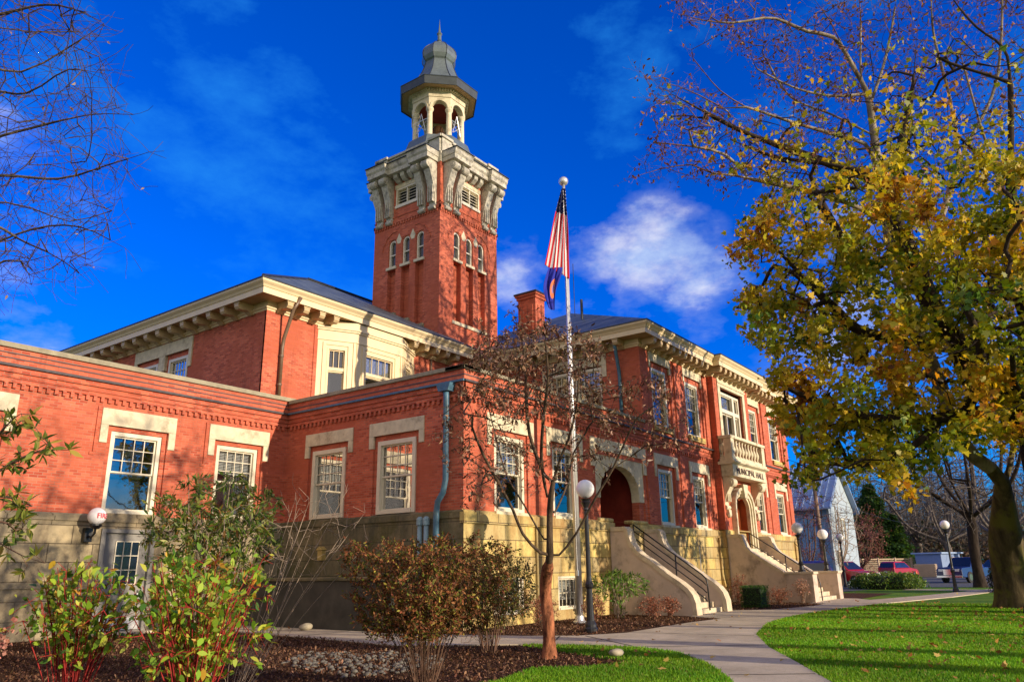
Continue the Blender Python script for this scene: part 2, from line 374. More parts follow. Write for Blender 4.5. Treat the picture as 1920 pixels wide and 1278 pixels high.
def sill(F, c, half, z0, z1, proud=.08, mat=None):
    m = MB(); m.box(c - half, c + half, -proud, .25, z0, z1, F); return m.build('sill', mat or LIME, B, bevel=.01)
def dentils(F, u0, u1, z, step=.20, h=.13, wid=.09, top=.075, proud=.07, name='dentil_course'):
    m = MB(); m.box(u0, u1, -proud, .02, z, z + top, F); u = u0 + .03
    while u < u1 - wid: m.box(u, u + wid, -proud + .004, .02, z - h, z - .001, F); u += step
    return m.build(name, BR, B)
def band(F, u0, u1, z0, z1, proud, mat, name='string_course', parent=None):
    m = MB(); m.box(u0, u1, -proud, .03, z0, z1, F); return m.build(name, mat, parent or B)

A_, Bx, Cy = FY(21.25), FX(16.1), FY(13.5)
W = MB(); ST = MB()
# left wing (A)
opsA = []
for c in (3.4, 6.75, 11.03, 14.3):
    opsA.append((c - .87, c + .87, 3.07, 5.47, .06))
wall(W, A_, -6, 16.1, 3.07, 6.62, opsA)
for c in (3.4, 6.75, 11.03, 14.3):
    wall(W, A_, c - .87, c + .87, 3.07, 5.47, [(c - .74, c + .74, 3.07, 5.34, .14)], .06)
    window(A_, c - .73, c + .73, 3.12, 5.33, .16, 4, 3, 'half' if c != 11.03 else None, frac=.35)
    lintel(A_, c, 1.09, 5.47, 5.93, 4.98, .21); sill(A_, c, .8, 3.02, 3.118, .04, STA)
    s = MB(); s.box(c - 1.22, c - 1.17, -.04, .02, 4.7, 5.95, A_); s.box(c - 1.3, c - 1.17, -.03, .02, 4.62, 4.7, A_); s.build('brick_strip', BR, B)
W.box(-6, 16.16, -.07, .4, 6.62, 7.06, A_)
band(A_, -6, 16.10, 6.32, 6.36, .03, BR); band(A_, -6, 16.12, 6.46, 6.6, .05, BR)
band(A_, -6, 16.14, 6.6, 6.665, .12, STRING); band(A_, -6, 16.16, 6.79, 6.82, .085, STRING); band(A_, -6, 16.16, 6.92, 6.945, .09, STRING)
dentils(A_, -6, 16.1, 6.19)
m = MB(); m.box(-6, 16.28, -.14, .6, 7.06, 7.2, A_); m.build('coping', COPE, B, bevel=.015)
# stone base of A with the fire door
DU0, DU1 = 10.42, 11.72
SA = MB(); wall(SA, A_, -6, 16.1, 0, 3.03, [(DU0, DU1, 0, 2.62, .12)], -.05); SA.quad(A_(-6, -.05, 3.03), A_(16.1, -.05, 3.03), A_(16.1, .02, 3.09), A_(-6, .02, 3.09))
SA.build('stone_base', STA, B)
band(A_, -6, 16.1, 2.88, 2.99, .09, STA, 'base_moulding'); band(A_, 6.6, 9.0, 1.22, 1.3, .09, STA, 'base_moulding')
m = MB(); m.box(DU0, DU1, .0, .1, 0, 2.62, A_)
m.mi = 0; d = m.build('side_door', DOORG, B)
m = MB(); m.box(DU0 - .1, DU0 + .02, -.1, .06, 0, 2.7, A_); m.box(DU1 - .02, DU1 + .1, -.1, .06, 0, 2.7, A_); m.box(DU0 + .02, DU1 - .02, -.098, .06, 2.6, 2.7, A_); m.build('door_frame', DOORG, d)
m = MB()
for i in range(4): x = 10.78 + .64 * i / 3; m.box(x - .012, x + .012, -.03, .0, 1.27, 2.38, A_)
for i in range(4): z = 1.27 + 1.11 * i / 3; m.box(10.78, 11.42, -.028, -.001, z - .012, z + .012, A_)
m.build('glazing_bars', WHITE, d); m = MB(); m.quad(A_(10.78, -.012, 1.27), A_(11.42, -.012, 1.27), A_(11.42, -.012, 2.38), A_(10.78, -.012, 2.38)); m.build('pane', simple('dark_door_glass', (.01, .012, .03), .06, .3, 2.), d)
m = MB(); m.box(11.52, 11.56, -.1, -.04, .95, 1.12, A_); m.box(11.46, 11.6, -.12, -.09, 1.0, 1.04, A_); m.build('handle', STEEL, d)
m = MB(); m.box(10.5, 11.64, -.02, -.003, .12, .42, A_); m.build('kick_plate', STEEL, d)
m = MB(); m.box(10.3, 11.85, -.6, -.05, .0, .08, A_); m.build('door_step', CONCP, B)
# dark side (B)
opsB = []
for c in (19.1, 16.1): opsB.append((c - .95, c + .95, 3.07, 5.42, .06))
wall(W, Bx, 13.5, 21.25, 3.07, 6.62, opsB)
for c in (19.1, 16.1):
    wall(W, Bx, c - .95, c + .95, 3.07, 5.42, [(c - .78, c + .78, 3.07, 5.26, .14)], .06)
    window(Bx, c - .78, c + .78, 3.1, 5.25, .08, 4, 3, 'red' if c < 17 else None, frac=.92, casing=.13)
    lintel(Bx, c, 1.13, 5.42, 5.82, 5.05, .2)
W.box(13.44, 21.18, -.07, .4, 6.62, 6.96, Bx)
band(Bx, 13.45, 21.25, 6.32, 6.36, .03, BR); band(Bx, 13.45, 21.25, 6.46, 6.6, .05, BR); band(Bx, 13.42, 21.25, 6.6, 6.66, .13, TEAL); band(Bx, 13.42, 21.25, 6.78, 6.81, .085, STRING)
dentils(Bx, 13.52, 21.2, 6.19)
m = MB(); m.box(13.36, 21.11, -.14, .6, 6.96, 7.08, Bx); m.build('coping', COPE, B, bevel=.015)
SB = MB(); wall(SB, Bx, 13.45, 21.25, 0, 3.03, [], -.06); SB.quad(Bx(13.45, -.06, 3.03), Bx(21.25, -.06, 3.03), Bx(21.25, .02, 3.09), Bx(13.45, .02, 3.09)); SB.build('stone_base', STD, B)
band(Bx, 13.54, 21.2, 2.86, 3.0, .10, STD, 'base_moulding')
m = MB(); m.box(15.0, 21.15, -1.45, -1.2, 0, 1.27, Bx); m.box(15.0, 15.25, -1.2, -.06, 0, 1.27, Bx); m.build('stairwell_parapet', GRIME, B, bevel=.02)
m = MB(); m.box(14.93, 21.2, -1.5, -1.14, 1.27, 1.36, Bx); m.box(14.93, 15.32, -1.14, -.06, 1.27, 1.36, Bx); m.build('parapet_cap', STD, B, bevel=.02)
# front of the low wing and ground floor of the main block (C)
BAS = [17.5, 21.2]
gw = [(18.3, .75), (21.28, .68)]; mw = [(28.95, .68), (32.3, .66), (40.1, .66), (43.45, .66)]
AR = (23.2, 26.85)
opsC = [(c - h - .1, c + h + .1, 3.07, 5.44, .06) for c, h in gw + mw] + [(AR[0], AR[1], 3.07, 5.35, .1)]
opsC1 = [o for o in opsC if o[0] < 33.9]; opsC2 = [o for o in opsC if o[0] > 38]
opsU = [(c - .98, c + .98, 7.02, 9.72, .07) for c, h in mw]
wall(W, Cy, 16.1, 33.95, 3.07, 6.62, opsC1); wall(W, Cy, 38.45, 45.3, 3.07, 6.62, opsC2)
wall(W, Cy, 27.1, 33.95, 6.62, 10.16, [o for o in opsU if o[0] < 34]); wall(W, Cy, 38.45, 45.3, 6.62, 10.16, [o for o in opsU if o[0] > 38])
for c, h in gw + mw:
    wall(W, Cy, c - h - .1, c + h + .1, 3.07, 5.44, [(c - h, c + h, 3.07, 5.3, .14)], .06)
    window(Cy, c - h, c + h, 3.1, 5.3, .15, 4, 3, 'half', frac=random.choice((.2, .45, .3)), casing=.12)
    lintel(Cy, c, h + .42, 5.44, 5.88, 4.95, .2, mat=LIME); sill(Cy, c, h + .08, 3.0, 3.095, .075, LIME)
for c, h in mw:
    wall(W, Cy, c - .98, c + .98, 7.02, 9.72, [(c - .7, c + .7, 7.02, 9.5, .12)], .07)
    window(Cy, c - .7, c + .7, 7.06, 9.5, .15, 4, 3, 'half', frac=random.choice((.35, .6)), casing=.12)
    lintel(Cy, c, 1.03, 9.72, 10.1, 9.45, .13); sill(Cy, c, .85, 6.82, 7.055, .10, STY)
# raised brick piers between windows of the main block
for u0, u1 in ((27.1, 27.72), (30.25, 31.0), (33.45, 33.95), (38.45, 38.95), (41.4, 42.15), (44.7, 45.3)):
    m = MB(); m.box(u0 + (0 if u0 != 27.1 else -.06), u1 + (0.06 if u1 == 45.3 else 0), -.06, .02, 6.7, 10.1, Cy); m.box(u0, u1, -.045, .02, 3.08, 6.05, Cy); m.build('brick_pier', BR, B)
W.box(16.04, 27.1, -.07, .4, 6.62, 6.96, Cy)
for a, b in ((16.03, 33.95), (38.45, 45.36)):
    band(Cy, a, b, 6.6, 6.665, .13, STRING); band(Cy, a, b, 6.46, 6.6, .05, BR); band(Cy, a, b, 6.32, 6.36, .03, BR)
    dentils(Cy, a + .03, b, 6.19, .2)
band(Cy, 16.03, 27.1, 6.78, 6.81, .085, STRING)
m = MB(); m.box(15.96, 27.08, -.14, .6, 6.96, 7.08, Cy); m.build('coping', COPE, B, bevel=.015)
m = MB(); m.box(16.5, 27.1, 13.9, 21.3, 6.7, 6.75); m.box(-6, 15.0, 21.6, 40, 6.7, 6.75); m.build('flat_roof', GRIME, B)
# stone base of C
bas = [(17.35, 18.75, .3, 1.28, .12), (20.55, 21.95, .3, 1.28, .12), (29.2, 30.2, .35, 1.15, .12)]
SCm = MB(); wall(SCm, Cy, 16.04, 24.2, 0, 3.03, [b for b in bas if b[0] < 24], -.06); wall(SCm, Cy, 25.6, 45.36, 0, 3.03, [bas[2]], -.06)
SCm.quad(Cy(16.04, -.06, 3.03), Cy(24.2, -.06, 3.03), Cy(24.2, .02, 3.09), Cy(16.04, .02, 3.09)); SCm.quad(Cy(25.6, -.06, 3.03), Cy(45.36, -.06, 3.03), Cy(45.36, .02, 3.09), Cy(25.6, .02, 3.09))
SCm.build('stone_base', STY, B)
for a, b in ((15.985, 24.2), (25.6, 45.4)): band(Cy, a, b, 2.72, 3.005, .12, STY, 'base_moulding')
for u in (19.55, 22.55, 27.4, 33.6, 38.5, 44.6):
    m = MB(); m.prism([(-.35, 0), (-.14, 1.2), (-.14, 2.7), (.0, 2.7), (.0, 0)], u, u + .75, lambda a, b, c: Cy(a, b, c), 'u'); m.build('stone_buttress', STY, B) if u > 23 else None
for i, (a, b, c, d, e) in enumerate(bas): window(Cy, a, b, c, d, .02, 5, 2, 'half', split=1, frac=.7 if i else .4, casing=.07)
m = MB()
m.tube([Cy(19.4, -.1, 0), Cy(19.4, -.1, 2.9)], .04, 8); m.build('drain_pipe', simple('tan_pipe', (.40, .30, .12), .6, .2), B)
# arched porch
def arch_poly(u0, u1, ztop, spring, rise, a0, a1, zb, nseg=20):
    c = (a0 + a1) / 2; r = (a1 - a0) / 2
    arc = [(c + r * math.cos(PI * i / nseg), spring + rise * math.sin(PI * i / nseg) ** .8) for i in range(nseg + 1)]
    return arc, [(u1, zb), (u1, ztop), (u0, ztop), (u0, zb), (a0, zb)]
arc, out = arch_poly(AR[0], AR[1], 5.35, 3.95, 1.12, 23.55, 26.45, 3.85)
m = MB(); n_ = len(arc)
for i in range(n_ - 1):
    (x0, z0), (x1, z1) = arc[i], arc[i + 1]
    m.quad(Cy(x0, .02, z0), Cy(x1, .02, z1), Cy(x1, .02, 5.35), Cy(x0, .02, 5.35)); m.quad(Cy(x0, .02, z0), Cy(x1, .02, z1), Cy(x1, .35, z1), Cy(x0, .35, z0))
for a, b in ((AR[0], 23.55), (26.45, AR[1])): m.box(a, b, .02, .35, 3.85, 5.35, Cy)
m.build('porch_arch', LIME, B)
m = MB()
for i in range(2, n_ - 3, 2):
    (x0, z0), (x1, z1) = arc[i], arc[i + 1]; c = 25.0
    f = 1.13; q = lambda x, z, k: (c + (x - c) * k, 3.95 + (z - 3.95) * k)
    P = [q(x0, z0, .985), q(x1, z1, .985), q(x1, z1, f), q(x0, z0, f)]; P = [(a, min(b, 5.3)) for a, b in P]
    m.prism(P, -.01, .3, Cy, 'w')
m.build('arch_stones', LIME, B)
for a, b in ((AR[0], 23.55), (26.45, AR[1])): m = MB(); m.box(a, b, .05, .35, 3.07, 3.848, Cy); m.build('porch_jamb', BR, B)
m = MB(); m.box(22.9, 23.2, -.035, .04, 4.9, 5.92, Cy); m.box(26.85, 27.15, -.035, .04, 4.9, 5.92, Cy); m.box(23.2, 26.85, -.032, .04, 5.5, 5.92, Cy); m.build('lintel', LIME, B, bevel=.01)
m = MB(); y0, y1 = .35, 2.6
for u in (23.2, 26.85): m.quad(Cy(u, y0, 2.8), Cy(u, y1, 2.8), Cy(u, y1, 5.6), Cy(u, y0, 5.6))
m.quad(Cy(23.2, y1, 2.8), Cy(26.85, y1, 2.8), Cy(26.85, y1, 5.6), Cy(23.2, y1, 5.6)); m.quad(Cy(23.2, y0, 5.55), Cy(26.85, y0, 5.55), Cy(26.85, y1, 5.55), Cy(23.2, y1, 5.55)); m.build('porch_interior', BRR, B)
m = MB(); m.box(23.2, 26.85, .75, 2.6, 2.2, 2.31, Cy); m.build('porch_floor', CONCP, B)
for a, b in ((23.2, 24.2), (25.6, 26.85)):
    m = MB(); m.box(a, b, -.10, .3, 3.03, 3.16, Cy); m.build('porch_parapet_cap', STY, B, bevel=.05)
# ---- centre bay of the main block
CF = FY(13.2)
ops = [(35.0, 37.4, 3.07, 5.1, .5), (34.75, 37.65, 7.0, 9.75, .12)]
wall(W, CF, 33.95, 38.45, 3.07, 10.16, ops)
for u in (33.95, 38.45): W.quad((u, 13.2, 3.07), (u, 13.5, 3.07), (u, 13.5, 10.16), (u, 13.2, 10.16))
for a, b in ((33.95, 34.35), (38.05, 38.45)):
    m = MB(); m.box(a - .05, b, -.07, .02, 3.08, 10.1, CF); m.build('brick_pier', BR, B)
SCm = MB(); wall(SCm, CF, 33.85, 38.55, 0, 3.03, [(35.0, 37.4, 2.0, 3.03, .5)], -.06); SCm.quad(CF(33.85, -.06, 0), CF(33.85, .4, 0), CF(33.85, .4, 3.03), CF(33.85, -.06, 3.03)); SCm.quad(CF(38.55, -.06, 0), CF(38.55, .4, 0), CF(38.55, .4, 3.03), CF(38.55, -.06, 3.03))
SCm.quad(CF(33.85, -.06, 3.03), CF(38.55, -.06, 3.03), CF(38.55, .02, 3.09), CF(33.85, .02, 3.09)); SCm.build('stone_base', STY, B)
# door surround: moulded pointed-flat arch
def surround(F, c, hw, spring, rise, zb, rings, name, mat, parent=None):
    m = MB(); ns = 18
    def pt(k, i):
        h = hw + k; t = PI * i / ns
        return (c + h * math.cos(t), spring + (rise + k) * math.sin(t) ** .75)
    for (k0, k1, p) in rings:
        for i in range(ns):
            P = [pt(k0, i), pt(k0, i + 1), pt(k1, i + 1), pt(k1, i)]; m.prism(P, -p, .07, F, 'w')
        for sx in (-1, 1):
            a, b = sorted((c + sx * (hw + k0), c + sx * (hw + k1))); m.box(a, b, -p, .07, zb, spring, F)
    return m.build(name, mat, parent or B)
surround(CF, 36.2, .88, 3.95, .72, 2.3, [(0, .12, .10), (.121, .26, .17), (.261, .40, .24)], 'door_surround', LIME)
m = MB(); m.prism([(36.02, 4.55), (36.38, 4.55), (36.5, 5.2), (35.9, 5.2)], -.34, .1, CF, 'w'); m.build('keystone', LIME, B, bevel=.02)
for u in (35.24, 37.08): m = MB(); m.box(u, u + .08, .071, .45, 2.3, 4.55, CF); m.build('door_reveal', DOORW, B)
m = MB(); m.box(35.0, 37.4, .45, .5, 2.3, 5.1, CF); dd = m.build('entrance_door', DOORW, B)
m = MB()
for a, b in ((35.36, 36.14), (36.26, 37.04)):
    for c, d in ((2.45, 3.2), (3.35, 4.1)):
        m.box(a + .1, b - .1, .41, .449, c, d, CF)
    m.box(a, a + .06, .40, .448, 2.35, 4.5, CF); m.box(b - .06, b, .40, .448, 2.35, 4.5, CF)
m.build('door_panel', DOORW, dd); m = MB(); m.box(36.05, 36.09, .34, .40, 3.2, 3.5, CF); m.build('door_handle', STEEL, dd)
m = MB(); m.box(35.5, 35.72, .405, .409, 3.7, 4.0, CF); m.build('door_notice', WHITE, dd)
# consoles (scrolls) beside the door, frieze and balcony
def console(F, u0, u1, z0, z1, d0, d1, parent, mat, name='console'):
    """scrolled bracket: big volute at the top, small one at the foot, hollow back between"""
    m = MB(); P = [(.05, z0 - .0)]; h = z1 - z0
    for i in range(9): t = -PI / 2 + PI * i / 8; P.append((-d0 - .10 * math.cos(t) * 1.0, z0 + .10 + .10 * math.sin(t)))
    for i in range(1, 9): k = i / 9; P.append((-d0 - (d1 - d0) * k ** 1.8 * .78, z0 + .22 + (h - .62) * k))
    rr = min(.21, h * .14)
    for i in range(11): t = -PI / 2 + PI * i / 10; P.append((-d1 + rr * .9 - rr * 1.1 * math.cos(t), z1 - rr - .06 + rr * math.sin(t)))
    P.append((-d1 * .92, z1)); P.append((.05, z1))
    m.prism(P, u0, u1, lambda a, b, c: F(a, b, c), 'u')
    for uu in (u0 - .012, u1 - .03):   # volute eyes on both cheeks
        for k, r in ((0, rr * .8), (1, rr * .45)):
            ce = (-d1 + rr * .75, z1 - rr - .06)
            m.prism([(ce[0] + r * math.cos(2 * PI * i / 12), ce[1] + r * math.sin(2 * PI * i / 12)) for i in range(12)], uu - .02 * k, uu + .042 + .02 * k, lambda a, b, c: F(a, b, c), 'u')
    nf = 3
    for i in range(nf):
        u = u0 + (u1 - u0) * (i + .5) / nf; m.box(u - .03, u + .03, -d0 - .10 - (d1 - d0) * .12, -d0, z0 + .35, z0 + h * .52, F)
    return m.build(name, mat, parent, bevel=.012)
BAL = MB(); BAL.box(33.98, 38.42, -.62, .02, 5.42, 5.95, CF); BAL.prism([(-.62, 5.95), (-.78, 6.02), (-.80, 6.09), (.02, 6.09), (.02, 5.95)], 33.86, 38.54, lambda a, b, c: CF(a, b, c), 'u')
bal = BAL.build('balcony', LIME, B, bevel=.008)
m = MB(); m.box(33.9, 38.5, -.70, .02, 6.09, 6.22, CF); m.build('floor_slab', LIME, bal, bevel=.02)
for u in (34.05, 37.85): console(CF, u, u + .45, 3.72 if 0 else 3.95, 5.42, .08, .55, bal, LIME)
for u in (34.15, 37.95): m = MB(); m.box(u - .0, u + .3, -.2, .02, 3.75, 3.948, CF); m.ball(CF(u + .15, -.12, 3.72), .13, 10, 6); m.build('corbel_drop', LIME, bal, bevel=.02)
for u0, u1, w0, w1 in ((33.95, 34.35, -.66, -.28), (38.05, 38.45, -.66, -.28)):
    m = MB(); m.box(u0, u1, w0, w1, 6.22, 7.14, CF); m.build('corner_pier', LIME, bal, bevel=.015)
m = MB(); m.box(33.9, 38.5, -.70, -.24, 7.14, 7.28, CF); m.box(33.9, 34.2, -.24, .0, 7.14, 7.28, CF); m.box(38.2, 38.5, -.24, .0, 7.14, 7.28, CF); m.box(34.35, 38.05, -.62, -.34, 6.22, 6.34, CF); m.build('balcony_rail', LIME, bal, bevel=.012)
bp = [(.06, 0), (.085, .03), (.05, .09), (.045, .12), (.105, .28), (.11, .36), (.065, .52), (.04, .62), (.06, .66), (.045, .7), (.08, .76), (.08, .80)]
bb = MB(); bb.lathe(bp, (0, 0, 0), 12); b0 = None
for i in range(9):
    p = CF(34.62 + i * .395, -.48, 6.34)
    if b0 is None: b0 = bb.build('baluster', LIME, bal, smooth=True); bm = b0.data; o = b0
    else: o = bpy.data.objects.new('baluster', bm); link(o, bal)
    o.location = p
for u in (34.07, 38.33):
    for ww in (-.16, -.04):
        o = bpy.data.objects.new('baluster', bm); link(o, bal); o.location = CF(u, ww, 6.34)
    m = MB(); m.box(u - .1, u + .1, -.26, .0, 6.22, 6.338, CF); m.build('plinth', LIME, bal)
# lettering on the frieze
tc = bpy.data.curves.new('lettering', 'FONT'); tc.body = 'MUNICIPAL HALL'; tc.size = .40; tc.extrude = .012; tc.align_x = 'CENTER'; tc.align_y = 'CENTER'; tc.space_character = 1.12; tc.offset = -.004
tc.materials.append(simple('bronze_letters', (.05, .012, .008), .5, .2))
to = bpy.data.objects.new('tmp', tc); COL.objects.link(to); bpy.context.view_layer.update()
me = bpy.data.meshes.new_from_object(to.evaluated_get(bpy.context.evaluated_depsgraph_get())); COL.objects.unlink(to); bpy.data.objects.remove(to); me.name = 'lettering'
to = bpy.data.objects.new('lettering', me); link(to, bal); to.matrix_basis = Matrix.Translation(Vector(CF(36.2, -.636, 5.68))) @ Matrix.Rotation(PI / 2, 4, 'X') @ Matrix.Diagonal(Vector((1.06, 1.02, 1, 1)))
# big window over the balcony
m = MB(); m.box(34.42, 34.72, -.09, .05, 6.9, 9.75, CF); m.box(37.68, 37.98, -.09, .05, 6.9, 9.75, CF); m.box(34.42, 37.98, -.092, .05, 9.752, 10.14, CF); m.box(34.36, 38.04, -.13, .03, 9.9, 9.98, CF); m.build('window_surround', LIME, B, bevel=.01)
fr = window(CF, 34.95, 37.45, 7.0, 9.6, .14, 1, 1, 'half', frac=.3, split=.60, casing=.12)
m = MB(); m.box(36.55, 36.78, .06, .2, 7.1, 9.5, CF); m.box(35.07, 37.33, .055, .19, 8.6, 8.78, CF); m.box(35.75, 35.81, .1, .2, 7.1, 8.6, CF); m.build('mullion', WHITE, fr)
# ---- main block side wall and the rest
DX = FX(27.1)
wall(W, DX, 13.5, 22.0, 6.7, 10.16, [(15.25, 17.95, 7.0, 9.6, .15)])
m = MB(); m.box(15.0, 18.2, -.04, .04, 9.6, 10.08, DX); m.box(15.0, 15.22, -.04, .04, 9.1, 9.598, DX); m.box(17.98, 18.2, -.04, .04, 9.1, 9.598, DX); m.build('lintel', LIME, B, bevel=.01)
window(DX, 15.25, 16.55, 7.02, 9.55, .1, 4, 3, 'half', frac=.4); window(DX, 16.65, 17.95, 7.02, 9.55, .1, 4, 3, None)
W.quad((45.3, 13.5, 0), (45.3, 30, 0), (45.3, 30, 10.16), (45.3, 13.5, 10.16)); W.quad((27.1, 30, 0), (45.3, 30, 0), (45.3, 30, 10.16), (27.1, 30, 10.16))
# ---- upper block with the canted bay window (E)
EY, EX = FY(21.36), FX(15.0)
BAYP = [(17.2, 21.36), (18.5, 20.72), (20.92, 20.72), (22.25, 21.36)]
wall(W, EY, 15.0, 17.2, 6.5, 10.16); wall(W, EY, 22.25, 24.45, 6.5, 10.16)
m = MB(); m.box(14.94, 15.55, -.06, .02, 6.6, 10.12, EY); m.box(21.32, 21.9, -.06, .02, 6.6, 10.12, EX); m.box(17.05, 17.2, -.03, .02, 6.6, 10.12, EY); m.build('brick_pier', BR, B)
m = MB(); m.box(23.2, 23.3, -.08, .02, 6.6, 10.12, EY); m.build('wall_pipe', BROWNP, B)
wall(W, EX, 21.36, 40, 6.5, 10.16, [(25.95, 29.65, 7.0, 9.6, .07)])
wall(W, EX, 25.95, 29.65, 7.0, 9.6, [(26.05, 27.4, 7.0, 9.42, .15), (28.15, 29.5, 7.0, 9.42, .15)], .07)
window(EX, 26.07, 27.38, 7.02, 9.4, .1, 5, 3, 'half', frac=.3); window(EX, 28.17, 29.48, 7.02, 9.4, .1, 5, 3, 'half', frac=.3)
m = MB(); m.box(25.75, 29.85, -.05, .04, 9.6, 10.08, EX); m.box(25.75, 25.95, -.05, .04, 8.9, 9.598, EX); m.box(29.65, 29.85, -.05, .04, 8.9, 9.598, EX); m.box(27.55, 28.0, -.05, .1, 9.0, 9.598, EX); m.build('lintel', LIME, B, bevel=.01)
W.quad((24.45, 21.36, 6), (24.45, 26.4, 6), (24.45, 26.4, 11), (24.45, 21.36, 11))
W.build('brick_wall', BR, B)
# bay window
bay = MB(); 
bayo = None
segs = [Fr(BAYP[i], (BAYP[i + 1][0] - BAYP[i][0], BAYP[i + 1][1] - BAYP[i][1])) for i in range(3)]
lens = [math.dist(BAYP[i], BAYP[i + 1]) for i in range(3)]
wops = [[(.38, 1.10, 6.9, 9.35, .1)], [(.46, 1.96, 6.9, 9.35, .1)], [(.38, 1.10, 6.9, 9.35, .1)]]
for s, L, wo in zip(segs, lens, wops):
    wall(bay, s, 0, L, 6.5, 10.4, wo)
bayo = bay.build('bay_window', CREAM, B)
for s, L, wo in zip(segs, lens, wops):
    m = MB(); a, b, c, d, e = wo[0]
    m.box(-.02, L + .02, -.05, .0, 10.0, 10.07, s); m.box(-.03, L + .03, -.09, .0, 10.07, 10.14, s); m.box(0, L, -.035, .0, 9.62, 9.67, s)
    m.box(a - .16, a - .05, -.03, 0, 6.8, 9.45, s); m.box(b + .05, b + .16, -.03, 0, 6.8, 9.45, s); m.box(a - .16, b + .16, -.032, 0, 9.45, 9.54, s)
    m.box(0.02, .10, -.03, 0, 6.6, 9.6, s); m.box(L - .10, L - .02, -.03, 0, 6.6, 9.6, s)
    m.build('bay_moulding', CREAM, bayo)
    wf = window(s, a, b, 6.9, 9.35, .06, 1, 1, 'half' if L > 2 else None, frac=.35, split=.64, casing=.06, parent=bayo, mat=CREAM)
    m = MB(); m.box(a + .06, b - .06, .02, .12, 8.5, 8.62, s)
    for i in range(1, 4 if L > 2 else 3): x = a + .06 + (b - a - .12) * i / (4 if L > 2 else 3); m.box(x - .01, x + .01, .05, .09, 8.62, 9.28, s)
    m.box(a - .05, b + .05, -.06, .05, 6.84, 6.9, s)
    m2 = m.build('transom', CREAM, bayo)
# ---- cornices
def sweep(mb, prof, path, closed=False):
    """prof: (out, z); path: plan points, outward is to the right of travel"""
    n = len(path); P = [np.array(p, float) for p in path]; rings = []
    for i in range(n):
        a = P[i] - P[i - 1] if (i > 0 or closed) else P[1] - P[0]; b = P[(i + 1) % n] - P[i] if (i < n - 1 or closed) else a
        a = a / np.linalg.norm(a); b = b / np.linalg.norm(b); na = np.array([a[1], -a[0]]); nb = np.array([b[1], -b[0]])
        mt = na + nb; mt = mt / (np.dot(mt, mt) / 2) if np.dot(mt, mt) > 1e-6 else na
        rings.append([(P[i][0] + mt[0] * o, P[i][1] + mt[1] * o, z) for o, z in prof])
    k = len(prof); vs = [p for r in rings for p in r]; fs = []
    for i in range(n if closed else n - 1):
        j = (i + 1) % n
        for q in range(k - 1): fs.append((i * k + q, j * k + q, j * k + q + 1, i * k + q + 1))
    if not closed: fs += [tuple(range(k)), tuple((n - 1) * k + q for q in range(k - 1, -1, -1))]
    mb.add(vs, fs)
EAVE = [(0, 10.12), (.05, 10.12), (.07, 10.18), (.12, 10.2), (.12, 10.24), (.05, 10.26), (.05, 10.46), (.70, 10.46), (.70, 10.42), (.73, 10.42), (.73, 10.62), (.76, 10.63), (.80, 10.70), (.87, 10.76), (.90, 10.80), (.90, 10.86), (0, 10.9)]
SOFF = [(.051, 10.44), (.70, 10.40), (.70, 10.46), (.051, 10.46)]
bracket = MB(); bracket.prism([(.04, 10.10), (-.09, 10.08), (-.17, 10.13), (-.24, 10.19), (-.36, 10.20), (-.50, 10.17), (-.60, 10.19), (-.66, 10.27), (-.66, 10.44), (.04, 10.44)], -.115, .115, lambda a, b, c: (a, b, c), 'u')
bracket.box(-.14, .14, -.67, -.58, 10.36, 10.44)
BRKT = simple('half_shaded_cream', (.50, .37, .20), .55, .15, 4.)  # cream with the brown shade of the bracket sides mixed in
BKM = None
def cornice(path, blocks, name='cornice'):
    global BKM
    m = MB(); sweep(m, EAVE, path); c = m.build(name, CREAM, B)
    m = MB(); sweep(m, [(.052, 10.45), (.69, 10.45), (.69, 10.455), (.052, 10.455)], path); m.build('soffit', CREAM_SHADE, c)
    for (x, y, ang) in blocks:
        if BKM is None:
            o = bracket.build('bracket', BRKT, c); BKM = o.data
        else: o = bpy.data.objects.new('bracket', BKM); link(o, c)
        o.matrix_basis = Matrix.Translation((x, y, 0)) @ Matrix.Rotation(ang, 4, 'Z')
    return c
# E: from the back of the dark side round the corner to the return at the right end
blk = [(15.0, y, -PI / 2) for y in np.arange(22.2, 39.5, .84)] + [(x, 21.36, 0) for x in (15.45, 16.15, 16.85, 17.5)] + [(x, 21.36, 0) for x in (21.7, 22.35, 23.0, 23.65, 24.3)]
cornice([(15.0, 40), (15.0, 21.36), (24.5, 21.36), (24.5, 22.0)], blk)
blk = [(27.1, y, -PI / 2) for y in np.arange(14.2, 21.6, .74)] + [(x, 13.5, 0) for x in np.arange(27.35, 33.2, .60)] + [(x, 13.2, 0) for x in np.arange(33.6, 39.1, .60)] + [(x, 13.5, 0) for x in np.arange(39.6, 45.5, .60)]
cornice([(27.1, 22.0), (27.1, 13.5), (33.95, 13.5), (33.95, 13.2), (38.45, 13.2), (38.45, 13.5), (45.3, 13.5), (45.3, 30)], blk)
m = MB()
for path in ([(15.0, 40), (15.0, 21.36), (24.5, 21.36), (24.5, 22.0)], [(27.1, 22.0), (27.1, 13.5), (33.95, 13.5), (33.95, 13.2), (38.45, 13.2), (38.45, 13.5), (45.3, 13.5), (45.3, 30)]):
    sweep(m, [(.89, 10.855), (.93, 10.855), (.93, 10.90), (.0, 10.96)], path)
m.build('eave_edge', DARKM, B)
